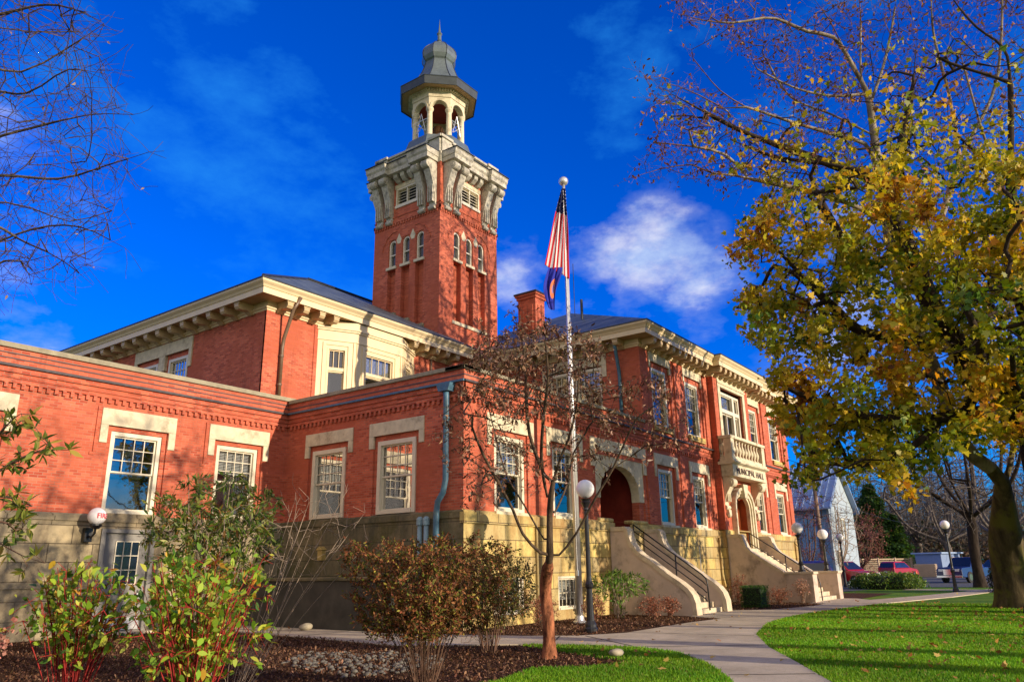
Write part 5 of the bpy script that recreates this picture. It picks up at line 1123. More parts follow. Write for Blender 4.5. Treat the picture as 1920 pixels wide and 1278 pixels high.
# the mossy, pale-limbed tree beside it
sb = np.array([31.9, 2.45, 0.]); t = thing('sycamore_tree', 'thick mossy trunk with pale bare limbs and few brown leaves, standing at the lawn edge', 'tree', sb)
s = Skel(sb); s.line([sb + (-.05, .05, 1.2), sb + (-.35, -.05, 2.4), sb + (-.75, -.2, 3.3), at(1880, 905, 25.6)], 0, .3)
for L in ([(1858, 878, 25.6), (1825, 855, 25.6), (1797, 818, 25.8), (1770, 740, 26.4), (1730, 640, 27.2), (1690, 540, 28), (1665, 430, 28.8), (1648, 320, 29.4), (1636, 235, 30), (1626, 176, 30.3), (1591, 110, 30.6), (1556, 39, 31), (1528, 0, 31.2), (1500, -60, 31.4)],
          [(1591, 110, 30.6), (1563, 70, 30.2), (1513, 59, 30), (1454, 35, 29.6), (1415, 37, 29.4), (1376, 43, 29.2), (1321, 39, 29), (1252, 20, 28.8)], [(1648, 320, 29.4), (1622, 270, 29), (1571, 254, 28.6), (1505, 235, 28.3), (1454, 219, 28), (1399, 201, 27.8), (1356, 203, 27.7), (1336, 192, 27.6), (1278, 164, 27.4), (1200, 145, 27.2)],
          [(1663, 420, 28.8), (1600, 385, 28.3), (1530, 362, 28), (1450, 344, 27.7), (1376, 329, 27.4), (1336, 325, 27.2), (1297, 309, 27), (1239, 317, 26.8), (1186, 333, 26.6)], [(1400, 330, 27.5), (1360, 290, 27.2), (1300, 275, 27), (1230, 268, 26.9)], [(1626, 176, 30.3), (1614, 140, 30.6), (1614, 60, 31), (1612, 0, 31.4), (1610, -80, 31.6)],
          [(1454, 35, 29.6), (1440, 0, 29.6), (1420, -50, 29.6)], [(1399, 201, 27.8), (1350, 170, 27.6), (1300, 110, 27.4)], [(1626, 176, 30.3), (1560, 180, 30), (1490, 165, 29.6), (1420, 130, 29.4)], [(1630, 250, 29.8), (1560, 215, 30.4), (1480, 180, 30.8), (1430, 100, 31)], [(1630, 200, 30.2), (1660, 110, 31), (1680, 0, 31.6), (1685, -80, 32)], [(1690, 540, 28), (1760, 420, 29), (1800, 300, 30), (1860, 180, 31), (1876, 90, 31.4), (1880, -40, 32)], [(1800, 300, 30), (1780, 180, 31), (1750, 60, 31.6), (1745, -60, 32)],
          [(1885, 905, 25.6), (1905, 800, 26.6), (1915, 600, 28), (1925, 400, 29.4), (1930, 200, 30.6), (1925, 0, 31.6)], [(1925, 400, 29.4), (1870, 320, 30), (1840, 240, 30.4), (1800, 100, 31)]):
    s.line(px3(L), None, .45)
A = np.vstack([frust([(1195, 120), (1260, 150), (1420, 190), (1600, 230), (1640, 330), (1500, 380), (1400, 360), (1250, 340), (1190, 330), (1230, 240)], 560, 27.6, 1.2), frust([(1255, 0), (1400, 0), (1500, 40), (1620, -40), (1620, 200), (1500, 220), (1420, 130), (1350, 60), (1270, 40)], 620, 29.8, 1.2),
               frust([(1600, -60), (1930, -60), (1930, 300), (1700, 350), (1640, 200)], 950, 31, 1.4), frust([(1640, 300), (1920, 300), (1900, 700), (1720, 650)], 200, 29, 1.2)])
s.grow(A, .4, .16); s.weigh(); s.twigs(1.6, .8, .18, .75, .1); s.rscale = lambda P, r: r * np.clip(1.0 - (P[:, 2] - 2.2) * .30, .44, 1.); s.mesh('trunk', [BARKM, TWIGB], t, .54, .0095, .03, (1.2, .5), zmax=4.4); s.mesh('limbs', [BARKP, TWIGB], t, .56, .0095, .03, zmin=4.4)
Q, Dd = tips(s, 2, 5200, .06); leafmesh('leaves', Q, .14, T_CURL * (1.6, 1, 1), [(2, (.22, .08, .03)), (2, (.14, .05, .025)), (1, (.34, .16, .05))], LEAFD, t, .2, .6, .3)
mo = MB()
# ---- bare tree reaching in at the upper left
bl = np.array([3.3, 16.4, 0]); t = thing('bare_tree', 'leafless tree whose fine dark branches reach in at the upper left of the sky', 'tree', bl); s = Skel(bl); r = np.random.default_rng(77)
s.line([bl + (0, 0, 2.2), bl + (.1, 0, 4.5), bl + (.15, .05, 7), bl + (.2, 0, 10), bl + (.1, 0, 13.5)], 0, .4)
for L in ([(-200, 560, 14), (-60, 480, 13.4), (60, 430, 13), (150, 425, 12.8), (235, 465, 12.6)], [(-160, 420, 14), (-40, 335, 13.2), (110, 335, 12.6), (200, 310, 12.2), (280, 285, 12)], [(-180, 340, 14), (-40, 270, 13.4), (60, 240, 13), (170, 215, 12.7), (250, 215, 12.4)], [(-180, 240, 14), (-60, 130, 14), (40, 135, 14), (120, 95, 14), (195, 45, 14)], [(-180, 180, 14), (-80, 60, 13), (30, 20, 12.4), (110, 10, 12), (190, 40, 11.6)],
          [(-220, 620, 14.4), (-100, 560, 14), (-20, 500, 13.8), (40, 490, 13.6), (80, 530, 13.4)], [(-160, 300, 14), (-50, 180, 12.8), (50, 175, 12), (130, 130, 11.6), (200, 150, 11.2)], [(-140, 450, 14), (-40, 380, 14.6), (60, 390, 15), (130, 415, 15.2), (210, 395, 15.4)], [(-180, 560, 14), (-60, 420, 12.6), (50, 455, 12), (120, 490, 11.8), (175, 535, 11.6)], [(-200, 200, 14), (-60, 60, 15), (60, 60, 15.4), (150, 60, 15.6)], [(-160, 100, 14), (-60, -60, 13), (80, -80, 12.6)], [(-300, 400, 14), (-450, 300, 14), (-560, 200, 14)], [(-320, 300, 14), (-450, 150, 15), (-560, 0, 15)]): s.line(px3(L), None, .3)
A = np.vstack([frust([(-200, -120), (120, -100), (185, 60), (235, 160), (250, 300), (215, 400), (170, 500), (80, 540), (0, 560), (-200, 600)], 1500, 13.2, 1.3, r), frust([(-500, -200), (-200, -200), (-200, 500), (-450, 400)], 150, 14, 1.5, r)])
s.grow(A, .3, .12, r=r); s.weigh(); s.twigs(1.1, .7, .16, .6, -.05, r=r); s.rscale = lambda P, r: np.where(np.hypot(P[:, 0] - 3.4, P[:, 1] - 16.4) > .6, r * .55 + .0015, r); s.mesh('trunk', [BARKG, TWIGD], t, .20, .0038, .02, (1, .4))
Q, Dd = tips(s, 2, 60, .03, r=r); leafmesh('leaves', Q, .07, T_CURL * (1.5, 1, 1), [(1, (.22, .12, .07)), (1, (.35, .25, .18))], LEAFD, t, .1, 1., .3)

# ---- trees grown without guides: further off, and along the street behind the viewer whose shadows cross the walls
def tree(name, label, base, H, R, trunkH, n, mats, R0, rt=.012, leaf=None, group=None, seed=1, tw=1., seg=.6, nl=7, up=.2, twl=.9):
    r = np.random.default_rng(seed); b = np.array([base[0], base[1], 0.]); t = thing(name, label, 'tree', b, group); s = Skel(b); fk = b + (r.normal(0, .15), r.normal(0, .15), trunkH); s.line([b + (0, 0, trunkH * .5), fk], 0, .5); f_ = len(s.p) - 1
    for i in range(nl):
        a = 2 * PI * i / nl + r.uniform(-.3, .3); q = r.uniform(.15, .8); e = b + np.array([math.cos(a) * R * q, math.sin(a) * R * q, trunkH + (H - trunkH) * (1 - q * .55) * r.uniform(.7, .92)]); mid = fk * .5 + e * .5 + np.array([math.cos(a), math.sin(a), 0]) * R * .10 + (0, 0, -.05 * H); s.line([fk, mid, e], f_, seg)
    s.grow(ell(b + (0, 0, (trunkH * .9 + H) / 2), (R, R, (H - trunkH * .9) / 2), n, r, .1), seg, .14, r=r); s.weigh()
    if tw: s.twigs(tw, twl, .3, .6, up, r=r)
    s.mesh('trunk', list(mats), t, R0, rt, .04, (1.2, .5))
    if leaf: nL, size, T, pal, mat, fld = leaf; Q, Dd = tips(s, 3, nL, .12, r=r); leafmesh('crown', Q, size, T, pal, mat, t, .3, .3, .3, field=fld, r=r)
    return t
tree('bare_tree', 'broad bare tree with forked trunk behind the lone lawn lamp', (57.5, 6.2), 14.5, 6.5, 4.2, 750, (BARKD, BARKG), .30, .012, seed=61, twl=1.2, group='bare trees beyond the lawn')
tree('bare_tree', 'bare tree standing beyond the lattice fence near the shed', xy(1730, 1080, 104), 17, 8, 4, 450, (BARKG, BARKG), .4, .02, seed=62, twl=1.8, group='bare trees beyond the lawn')
tree('bare_tree', 'bare tree right of the shed, half hidden by the dark pickup', xy(1790, 1080, 96), 16, 8, 4, 450, (BARKG, BARKG), .4, .02, seed=63, twl=1.8, group='bare trees beyond the lawn')
tree('bare_tree', 'grey bare tree rising behind the yew at the right edge', xy(1890, 1080, 84), 17, 8, 4, 450, (BARKG, BARKG), .4, .02, seed=64, twl=1.8, group='bare trees beyond the lawn')
tree('pear_tree', 'slim white-twigged bare tree before the pale house gable', xy(1577, 1080, 56), 7.0, 2.0, 1.1, 260, (TWIG, TWIG), .12, .012, seed=65, up=.9, twl=.9, nl=14, seg=.4)
tree('plum_tree', 'round dusky red shrubby tree beside the pale house gable', xy(1618, 1080, 66), 6.3, 2.3, 1.2, 240, (TWIGB, TWIGB), .12, .014, (3000, .12, T_OVAL, [(1, (.20, .05, .04)), (1, (.30, .11, .10))], LEAFD, 1.), seed=66, nl=9)
tree('plum_tree', 'dusky red leafed tree in front of the blue house wall', xy(1520, 1080, 50), 6.4, 2.4, 1.2, 260, (TWIGB, TWIGB), .10, .010, (2200, .08, T_OVAL, [(1, (.16, .03, .05)), (1, (.26, .06, .08))], LEAFD, 1.), seed=67, nl=9)
def conifer(name, label, base, H, R, n, seed, group=None):
    r = np.random.default_rng(seed); b = np.array([base[0], base[1], 0.]); t = thing(name, label, 'tree', b, group); m = MB(); m.tube([b, b + (0, 0, H * .95)], [.22, .03], 8); m.build('trunk', BARKD, t)
    z = r.uniform(.02, 1, n) ** 1.1; lob = 1 + .22 * np.sin(z * 37 + 3) ; a = r.uniform(0, 2 * PI, n); lob *= 1 + .18 * np.sin(a * 5 + z * 20); rr = R * (1 - z) ** .75 * lob * r.uniform(.55, 1.05, n) + .1
    C = np.stack([b[0] + rr * np.cos(a), b[1] + rr * np.sin(a), z * H + r.normal(0, .1, n)], 1); D = np.stack([np.cos(a), np.sin(a), -.35 + 0 * a], 1) * 1.4
    leafmesh('crown', C, .42, T_LANCE * (1.6, 1, 1), [(3, (.018, .05, .012)), (3, (.04, .10, .02)), (1, (.10, .16, .03))], LEAF, t, .4, .2, .3, D=D, r=r); return t
conifer('spruce_tree', 'dense dark green evergreen behind the lattice fence', xy(1652, 1080, 98), 11.6, 3.5, 12000, 71, 'evergreens behind the fence'); conifer('spruce_tree', 'lower rounded evergreen just right of the tallest one', xy(1688, 1080, 97), 7.6, 2.4, 7000, 72, 'evergreens behind the fence')
lab = ('bare street tree beside the pavement, far behind the camera', )
for i, (x, y, H, R, rr_) in enumerate(((16.7, -10, 14, 4.5, .36), (21.3, -12, 14, 4, .26), (27.6, -9, 15, 4.5, .2), (33.2, -13, 13, 4, .3), (31.2, -6, 10, 2.4, .2), (14.2, -7.5, 13, 4.0, .40), (9.6, -6, 13, 4.2, .22), (27.0, -24, 20, 6, .2))):
    tree('street_tree', 'bare street tree whose long shadow crosses the lawn and walls', (x, y), H, R, H * .36, 150 if x < 17 else 55, (BARKG, BARKG), rr_, .022 if x < 18 else .008, seed=80 + i, twl=.8, tw=.5, group='bare street trees outside the view', nl=5, seg=.8)
# woodland beyond the car park: trunks and a haze of twigs
r = np.random.default_rng(4); s = Skel((130, 10, 0)); M_ = []
def wood():
    Pn = []; 
    for i in range(330):
        px = r.uniform(1500, 2050); d = r.uniform(105, 165); b = at(px, 1000, d); b[2] = 0; H = r.uniform(9, 17) ; s1 = b + (r.normal(0, .6), r.normal(0, .6), H); Pn.append((b, s1, .14, .03))
        for k in range(46):
            u = r.uniform(.12, 1); p = b * (1 - u) + s1 * u; v = r.normal(0, 1, 3); v[2] = abs(v[2]) * .9; v /= np.linalg.norm(v); L = r.uniform(1, 3.6) * (1.15 - u * .6); e = p + v * L; Pn.append((p, e, .035, .012))
            for q in range(3): w = v + r.normal(0, .6, 3); w /= np.linalg.norm(w); o = p + v * L * r.uniform(.3, 1); Pn.append((o, o + w * r.uniform(.5, 1.5), .02, .012))
    A0 = np.array([p[0] for p in Pn]); A1 = np.array([p[1] for p in Pn]); D = A1 - A0; D /= np.linalg.norm(D, axis=1)[:, None]; a = ring(A0, D, np.array([p[2] for p in Pn]), 3); b = ring(A1, D, np.array([p[3] for p in Pn]), 3)
    V = np.stack([a, np.roll(a, -1, 1), np.roll(b, -1, 1), b], 2).reshape(-1, 4, 3); return V
o = np_mesh('far_wood', wood(), 4, BARKG); setp(o, 'grey brown tangle of bare woodland beyond the car park', 'woodland', kind='stuff')
n_ = 16000; q = np.array([at(r.uniform(1480, 2080), 1000, r.uniform(100, 125)) for _ in range(n_)]); q[:, 2] = 6.5 * r.uniform(0, 1, n_) ** 2.2
o = leafmesh('undergrowth', q, .55, T_OVAL, [(2, (.05, .045, .03)), (2, (.09, .06, .04)), (1, (.03, .05, .02))], LEAFD, None, .3, 0, .3, r=r); setp(o, 'dark scrubby undergrowth at the foot of the far woodland', 'undergrowth', kind='stuff')
def hedge(name, label, c, R, n, size, pal, seed, core):
    r = np.random.default_rng(seed); t = thing(name, label, 'hedge', (c[0], c[1], 0)); v = r.normal(0, 1, (n, 3)); v[:, 2] = np.abs(v[:, 2]); v = np.sign(v) * np.abs(v / np.linalg.norm(v, axis=1)[:, None]) ** .7; v *= r.uniform(.85, 1.06, (n, 1)) * (1 + .07 * np.sin(v[:, 0:1] * 9) + .06 * np.sin(v[:, 1:2] * 11 + 2)); C = np.array([c[0], c[1], .05]) + v * R
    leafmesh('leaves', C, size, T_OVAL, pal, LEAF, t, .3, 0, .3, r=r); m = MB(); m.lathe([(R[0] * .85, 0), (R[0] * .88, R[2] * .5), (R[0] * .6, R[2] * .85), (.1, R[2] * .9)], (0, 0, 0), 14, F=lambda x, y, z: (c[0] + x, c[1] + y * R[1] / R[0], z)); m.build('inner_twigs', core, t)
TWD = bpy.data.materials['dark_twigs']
hedge('hedge', 'rounded bright green hedge at the edge of the car park', (54, 10.8), (1.7, 2.1, .86), 6500, .12, [(2, (.05, .12, .02)), (3, (.12, .20, .03)), (1, (.22, .28, .05))], 91, TWD)
hedge('yew_bush', 'large dark yew bush at the right edge behind the mossy trunk', (49.5, 3.0), (2.0, 1.8, 2.0), 9000, .12, [(3, (.02, .03, .01)), (2, (.06, .05, .02)), (1, (.10, .10, .03))], 92, TWD)

# ---------------------------------------------------------------- background buildings, fence, vehicles
BLUES = simple('blue_metal_roof', (.26, .36, .55), .45, .12, 1.5); BLUEW = simple('blue_siding', (.22, .42, .66), .6, .15, 2.); PALEW = simple('pale_siding', (.34, .41, .46), .6, .1, 2.)
hb = thing('house', 'blue sided house with ribbed blue metal roof and pale gable, right of the hall', 'house', (60, 15.4, 0)); m = MB(); x0, x1, y0, y1, ze, zr = 60, 67.6, 15.4, 30, 5.8, 8.9
m.quad((x0, y0, 0), (x0, y1, 0), (x0, y1, ze), (x0, y0, ze))
for i in range(30): m.box(x0 - .02, x0 - .001, y0, y1, .2 + i * .19, .215 + i * .19)
m.build('side_wall', BLUEW, hb)
m = MB(); m.add([(x0, y1, 0), (x1, y1, 0), (x1, y1, ze), ((x0 + x1) / 2, y1, zr), (x0, y1, ze)], [(0, 1, 2, 3, 4)]); m.build('gable_wall', PALEW, hb)
m = MB(); m.quad((x1, y0, 0), (x1, y1, 0), (x1, y1, ze), (x1, y0, ze)); m.build('side_wall', BLUEW, hb)
m = MB(); m.add([(x0, y0, 0), (x1, y0, 0), (x1, y0, ze), ((x0 + x1) / 2, y0, zr), (x0, y0, ze)], [(0, 1, 2, 3, 4)])
for i in range(30): m.box(x0, x1, y0 - .02, y0 - .001, .2 + i * .19, .215 + i * .19)
m.box(x0 - .12, x0, y0 - .12, y0 + .06, 0, ze); m.build('gable_wall', PALEW, hb)
m = MB(); xm = (x0 + x1) / 2; sl = (zr - ze) / (xm - x0)
for sx, xe in ((1, x0 - .5), (-1, x1 + .5)):
    ze2 = ze - .5 * sl; m.add([(xe, y0 - .4, ze2), (xe, y1, ze2), (xm, y1, zr), (xm, y0 - .4, zr), (xe, y0 - .4, ze2 + .12), (xe, y1, ze2 + .12), (xm, y1, zr + .12), (xm, y0 - .4, zr + .12)], [(0, 1, 2, 3), (4, 5, 6, 7), (0, 3, 7, 4), (0, 1, 5, 4)])
    y = y0 - .35
    while y < y1: m.add([(xe, y, ze2 + .12), (xe, y + .05, ze2 + .12), (xm, y + .05, zr + .12), (xm, y, zr + .12), (xe, y, ze2 + .2), (xe, y + .05, ze2 + .2), (xm, y + .05, zr + .2), (xm, y, zr + .2)], [(0, 3, 7, 4), (1, 2, 6, 5), (4, 5, 6, 7)]); y += .5
m.build('roof', BLUES, hb)
for y in (18.3, 21.0):
    for z in (1.2, 3.6): window(Fr_ := FX(60.0), y, y + .9, z, z + 1.4, -.02, 2, 1, 'half', casing=.1, parent=hb, frac=.4)
window(FY(15.4), 63.3, 64.3, 3.4, 4.9, -.02, 2, 1, None, parent=hb); window(FY(15.4), 61.2, 62.1, 1.0, 2.5, -.02, 2, 1, None, parent=hb)
m = MB(); m.tube([(59.95, 16.2, 0), (59.95, 16.2, 5.4)], .06, 6); m.build('downpipe', PALEW, hb)
fe = thing('lattice_fence', 'tan lattice fence along the back of the car park', 'fence', (89, 16, 0)); LAT = simple('lattice_wood', (.40, .30, .20), .8, .15, 2.)
p0 = at(1606, 1000, 84)[:2]; p1 = at(1757, 1000, 92)[:2]; F = Fr(p0, p1 - p0); L_ = math.dist(p0, p1); m = MB(); u = 0
while u < L_: m.box(u, u + .045, 0, .02, .15, 1.95, F); u += .22
z = .2
while z < 1.95: m.box(0, L_, -.02, .0, z, z + .045, F); z += .22
m.box(0, L_, -.04, .05, 1.95, 2.05, F); m.build('lattice_panel', LAT, fe)
for i in range(6): u = L_ * i / 5; m = MB(); m.box(u - .09, u + .09, -.12, .06, 0, 2.15, F); m.build('fence_post', LAT, fe)
sh = thing('shed', 'small pale blue shed with dark flat roof at the end of the lattice fence', 'shed', (88, 11.5, 0)); p0 = at(1757, 1000, 86)[:2]; p1 = at(1792, 1000, 88)[:2]; F = Fr(p0, p1 - p0); L_ = math.dist(p0, p1); m = MB(); m.box(0, L_, 0, 3, 0, 2.5, F); m.build('shed_wall', BLUEW if 0 else simple('shed_blue', (.15, .22, .38), .6, .1), sh); m = MB(); m.box(-.3, L_ + .3, -.3, 3.3, 2.5, 2.65, F); m.build('shed_roof', BLUES, sh); m = MB(); m.box(L_ * .55, L_ * .95, -.06, -.01, 0, 2.1, F); m.build('shed_door', LAT, sh)
RED = simple('red_car_paint', (.30, .008, .014), .25, .06, 1., spec=.6, bstr=0.); NAVY = simple('navy_car_paint', (.015, .03, .12), .2, .1, 1., spec=.6, bstr=0.); PURP = simple('dark_violet_car_paint', (.035, .025, .16), .18, .1, 1., spec=.7, bstr=0.)
CARG = simple('car_glass', (.015, .018, .025), .05, .2, 1., spec=.9, bstr=0.); TYRE = simple('tyre_rubber', (.015, .015, .016), .85, .2); CHROME = simple('chrome', (.65, .65, .68), .12, .05, metal=.95, bstr=0.); LAMPR = simple('red_lens', (.45, .01, .01), .2, .1); LAMPW = simple('clear_lens', (.7, .72, .75), .1, .05, spec=.8)
def car(label, pos_, ang, paint, kind, name='parked_car', cat='car'):
    """x forward; profile in (x,z)"""
    t = thing(name, label, cat, (*pos_, 0), 'cars and trucks in the car park'); c, s_ = math.cos(ang), math.sin(ang)
    G = lambda x, y, z: (pos_[0] + x * c - y * s_, pos_[1] + x * s_ + y * c, z)
    L = 2.35 if kind == 'suv' else 2.95; Wd = .93 if kind == 'suv' else 1.0
    if kind == 'suv':
        lower = [(-L, .42), (-L, .95), (-L + .05, 1.02), (.95, 1.06), (L - .25, .92), (L - .02, .75), (L, .42), (L - .3, .3), (-L + .25, .3)]; green = [(-L + .06, 1.02), (-L + .38, 1.62), (-L + .75, 1.72), (.15, 1.70), (.95, 1.06)]
    else:
        lower = [(-L, .55), (-L, 1.12), (-.5, 1.14), (1.35, 1.2), (L - .15, 1.12), (L, .98), (L, .5), (L - .3, .42), (-L + .2, .45)]; green = [(-.62, 1.13), (-.52, 1.85), (.65, 1.9), (1.4, 1.2)]
    m = MB()
    def loft(poly, w0, w1, z0, z1):
        n = len(poly); ww = lambda z: w0 + (w1 - w0) * max(0, min(1, (z - z0) / (z1 - z0))); m.add([G(x, -ww(z), z) for x, z in poly] + [G(x, ww(z), z) for x, z in poly], [tuple(range(n)), tuple(range(2 * n - 1, n - 1, -1))] + [(i, n + i, n + (i + 1) % n, (i + 1) % n) for i in range(n)])
    loft(lower, Wd, Wd * .96, .4, 1.1); loft(green, Wd * .95, Wd * .74, 1.05, 1.7); body = m.build('body', paint, t, bevel=.04)
    m = MB(); gz = [(x * .93 + (.0 if kind == 'suv' else .03), z) for x, z in green]
    zc = 1.08 if kind == 'suv' else 1.2; zt = 1.6 if kind == 'suv' else 1.78
    for sy in (-1, 1):
        P = [(green[0][0] + .28, zc), (green[1][0] + .15, zt), (green[-2][0] - .08, zt), (green[-1][0] - .2, zc)]; w_ = lambda z: Wd * (.95 + (.74 - .95) * (z - 1.05) / .65) + .012
        m.add([G(x, sy * w_(z), z) for x, z in P], [(0, 1, 2, 3)])
    a, b = green[-1], green[-2]; q = lambda k: (a[0] + (b[0] - a[0]) * k + .02, a[1] + (b[1] - a[1]) * k + .01); A_0, A_1 = q(.1), q(.92); m.add([G(A_0[0], -.8 * Wd, A_0[1]), G(A_0[0], .8 * Wd, A_0[1]), G(A_1[0], .68 * Wd, A_1[1]), G(A_1[0], -.68 * Wd, A_1[1])], [(0, 1, 2, 3)])
    a, b = green[0], green[1]; q = lambda k: (a[0] + (b[0] - a[0]) * k - .02, a[1] + (b[1] - a[1]) * k + .01); A_0, A_1 = q(.15), q(.92); m.add([G(A_0[0], -.8 * Wd, A_0[1]), G(A_0[0], .8 * Wd, A_0[1]), G(A_1[0], .68 * Wd, A_1[1]), G(A_1[0], -.68 * Wd, A_1[1])], [(0, 1, 2, 3)])
    m.build('car_window', CARG, t)
    for x in (-L * .6, L * .62):
        for sy in (-1, 1):
            rw = .36 if kind == 'suv' else .42; m = MB(); m.prism([(x + rw * math.cos(2 * PI * i / 18), rw + rw * math.sin(2 * PI * i / 18)) for i in range(18)], sy * (Wd - .18), sy * (Wd + .03), lambda u, w, z: G(u, w, z), 'w'); wo_ = m.build('wheel', TYRE, t)
            m = MB(); m.prism([(x + rw * .6 * math.cos(2 * PI * i / 10), rw + rw * .6 * math.sin(2 * PI * i / 10)) for i in range(10)], sy * (Wd + .02), sy * (Wd + .045), lambda u, w, z: G(u, w, z), 'w'); m.build('rim', CHROME, wo_)
    for sy in (-1, 1):
        z = .80 if kind == 'suv' else .95; m = MB(); m.box(L - .22, L + .012, sy * Wd * .62 - .17, sy * Wd * .62 + .17, z - .09, z + .09); m.v = [G(*p) for p in m.v]; m.build('headlight', LAMPW, t)
        m = MB(); m.box(-L - .015, -L + .15, sy * Wd * .80 - .11, sy * Wd * .80 + .11, z, z + .32); m.v = [G(*p) for p in m.v]; m.build('tail_light', LAMPR, t)
    m = MB(); m.box(L - .02, L + .03, -.42, .42, .6, .85 if kind == 'suv' else 1.02); m.v = [G(*p) for p in m.v]; m.build('grille', CHROME if kind != 'suv' else DARKM, t)
    m = MB(); m.box(L - .1, L + .07, -Wd * .97, Wd * .97, .40, .56); m.box(-L - .07, -L + .1, -Wd * .97, Wd * .97, .40, .58); m.v = [G(*p) for p in m.v]; m.build('bumper', CHROME if kind != 'suv' else paint, t, bevel=.02)
    m = MB(); m.box(-L - .085, -L - .071, -.2, .2, .62, .76); m.v = [G(*p) for p in m.v]; m.build('number_plate', WHITE, t); return t
P_ = at(1686, 1080, 80)[:2]; car('red sport utility car parked rear first before the lattice fence', P_, math.radians(-18), RED, 'suv')
P_ = at(1588, 1080, 57)[:2]; car('red car facing the lawn, half hidden by the stair pier', P_, math.radians(-118), RED, 'suv')
P_ = at(1526, 1070, 45.5)[:2]; car('dark violet car seen over the wall of the entrance stair', P_, math.radians(20), PURP, 'suv')
P_ = at(1818, 1080, 60)[:2]; car('dark navy pickup truck with chrome grille behind the lone lawn lamp', P_, math.radians(160), NAVY, 'pickup', 'pickup_truck', 'truck')
P_ = at(1872, 1080, 70)[:2]; car('dark blue van partly hidden behind the yew bush', P_, math.radians(150), NAVY, 'suv', 'parked_van', 'van')
P_ = at(1719, 1080, 79); c_ = thing('traffic_cone', 'small orange traffic cone near the red sport utility car', 'cone', (P_[0], P_[1], 0)); m = MB(); m.lathe([(.17, .04), (.04, .72)], (P_[0], P_[1], .01), 12); m.build('cone_body', simple('cone_orange', (.75, .10, .02), .5, .05), c_); m = MB(); m.box(P_[0] - .2, P_[0] + .2, P_[1] - .2, P_[1] + .2, .012, .05); m.build('cone_base', TYRE, c_)
P_ = at(1738, 1080, 84); m = MB()
for i in range(7): m.box(P_[0] - .5, P_[0] + .5, P_[1] - 1.1, P_[1] + 1.1, .1 + i * .19, .22 + i * .19)
m.box(P_[0] - .45, P_[0] + .45, P_[1] - 1, P_[1] + 1, .05, 1.4); setp(m.build('pallet_stack', LAT), 'stack of pale pallets leaning by the lattice fence', 'pallets')
P_ = at(1548, 1080, 52); up_ = thing('utility_pole', 'wooden utility pole with wires in front of the blue house', 'pole', (P_[0], P_[1], 0)); m = MB(); m.tube([(P_[0], P_[1], 0), (P_[0], P_[1], 11.5)], [.16, .11], 10); m.build('pole', simple('pole_wood', (.24, .16, .12), .85, .2, 3.), up_)
m = MB(); m.box(P_[0] - .06, P_[0] + .06, P_[1] - 1.2, P_[1] + 1.2, 10.6, 10.75); m.build('crossarm', bpy.data.materials['pole_wood'], up_)
for i, (dz, e0, e1) in enumerate(((10.8, (47.5, 60, 11), (64, -60, 10.6)), (10.8, (49.5, 60, 11), (66, -60, 10.6)), (8.2, (48, 60, 8.6), (65, -60, 8)), (7.3, (48, 60, 7.8), (65, -60, 7.2)), (6.2, (44, 40, 7.4), (120, 12, 6)))):
    a = np.array([P_[0], P_[1] + (-1.1, 1.1, 0, 0, 0)[i], dz]); m = MB()
    for e in (e0, e1):
        e = np.array(e, float); m.tube([a * (1 - u) + e * u + (0, 0, -1.1 * 4 * u * (1 - u)) for u in np.linspace(0, 1, 14)], .016, 4)
    m.build('wire', BLACK, up_)

# ---------------------------------------------------------------- ground cover
r = np.random.default_rng(15)
MUL = [(9.2, 7.0), (10.5, 7.4), (11.3, 6.6), (12, 6.5), (12.4, 7.5), (13.3, 9.3), (13.65, 10), (12.3, 12), (12.7, 15), (13.3, 21.2), (-8, 21.2), (-8, 6.9)]
def onlawn(P): return ~inpoly(P, PATHP) & ~inpoly(P, MUL) & ~inpoly(P, [(15.2, 11), (15.8, 9.7), (17.1, 9.2), (20.9, 9.3), (22.95, 9.2), (31, 8.85), (38, 8.9), (46, 9), (46, 14), (14, 14)])
n_ = 420000; d = 8.5 + 26 * r.uniform(0, 1, n_) ** 1.7; a = np.radians(r.uniform(0, 44, n_)); P2 = np.stack([d * np.cos(a), d * np.sin(a)], 1); P2 = P2[onlawn(P2)]; n_ = len(P2)
h = r.uniform(.03, .075, n_); th = r.uniform(0, 2 * PI, n_); dd = np.linalg.norm(P2, axis=1); w_ = .006 + .0008 * dd; ln = r.normal(0, .35, (n_, 2)) * h[:, None]
V = np.zeros((n_, 3, 3)); V[:, 0, :2] = P2 + np.stack([np.cos(th), np.sin(th)], 1) * w_[:, None]; V[:, 1, :2] = P2 - np.stack([np.cos(th), np.sin(th)], 1) * w_[:, None]; V[:, 2, :2] = P2 + ln; V[:, 2, 2] = h
u = r.uniform(0, 1, (n_, 1)) ** 1.3; pat = .5 + .5 * np.sin(P2[:, 0:1] * .9 + np.sin(P2[:, 1:2] * 1.3)); pat2 = .5 + .5 * np.sin(P2[:, 0:1] * 2.3 + 2 * np.sin(P2[:, 1:2] * .7 + 1)); cc = np.array([.07, .24, .010]) * (1 - u) + np.array([.21, .42, .02]) * u; cc = cc * (.75 + .4 * pat) * (1 + np.array([.25, .04, .1]) * pat2); br_ = r.uniform(0, 1, (n_, 1)) < .04; cc = np.where(br_, np.array([.28, .22, .08]), cc)
o = np_mesh('grass', V, 3, GRASSB, color=cc); setp(o, 'short bright green lawn grass on both sides of the walk', 'grass', kind='stuff')
n_ = 60000; q = polypts([(3, 6), (9.2, 7.0), (10.5, 7.4), (11.3, 6.6), (12, 6.5), (13.3, 9.3), (12.3, 12), (12.7, 15), (13.2, 21), (3, 21)], n_, r); C = np.column_stack([q, np.full(n_, .01) + r.uniform(0, .02, n_)])
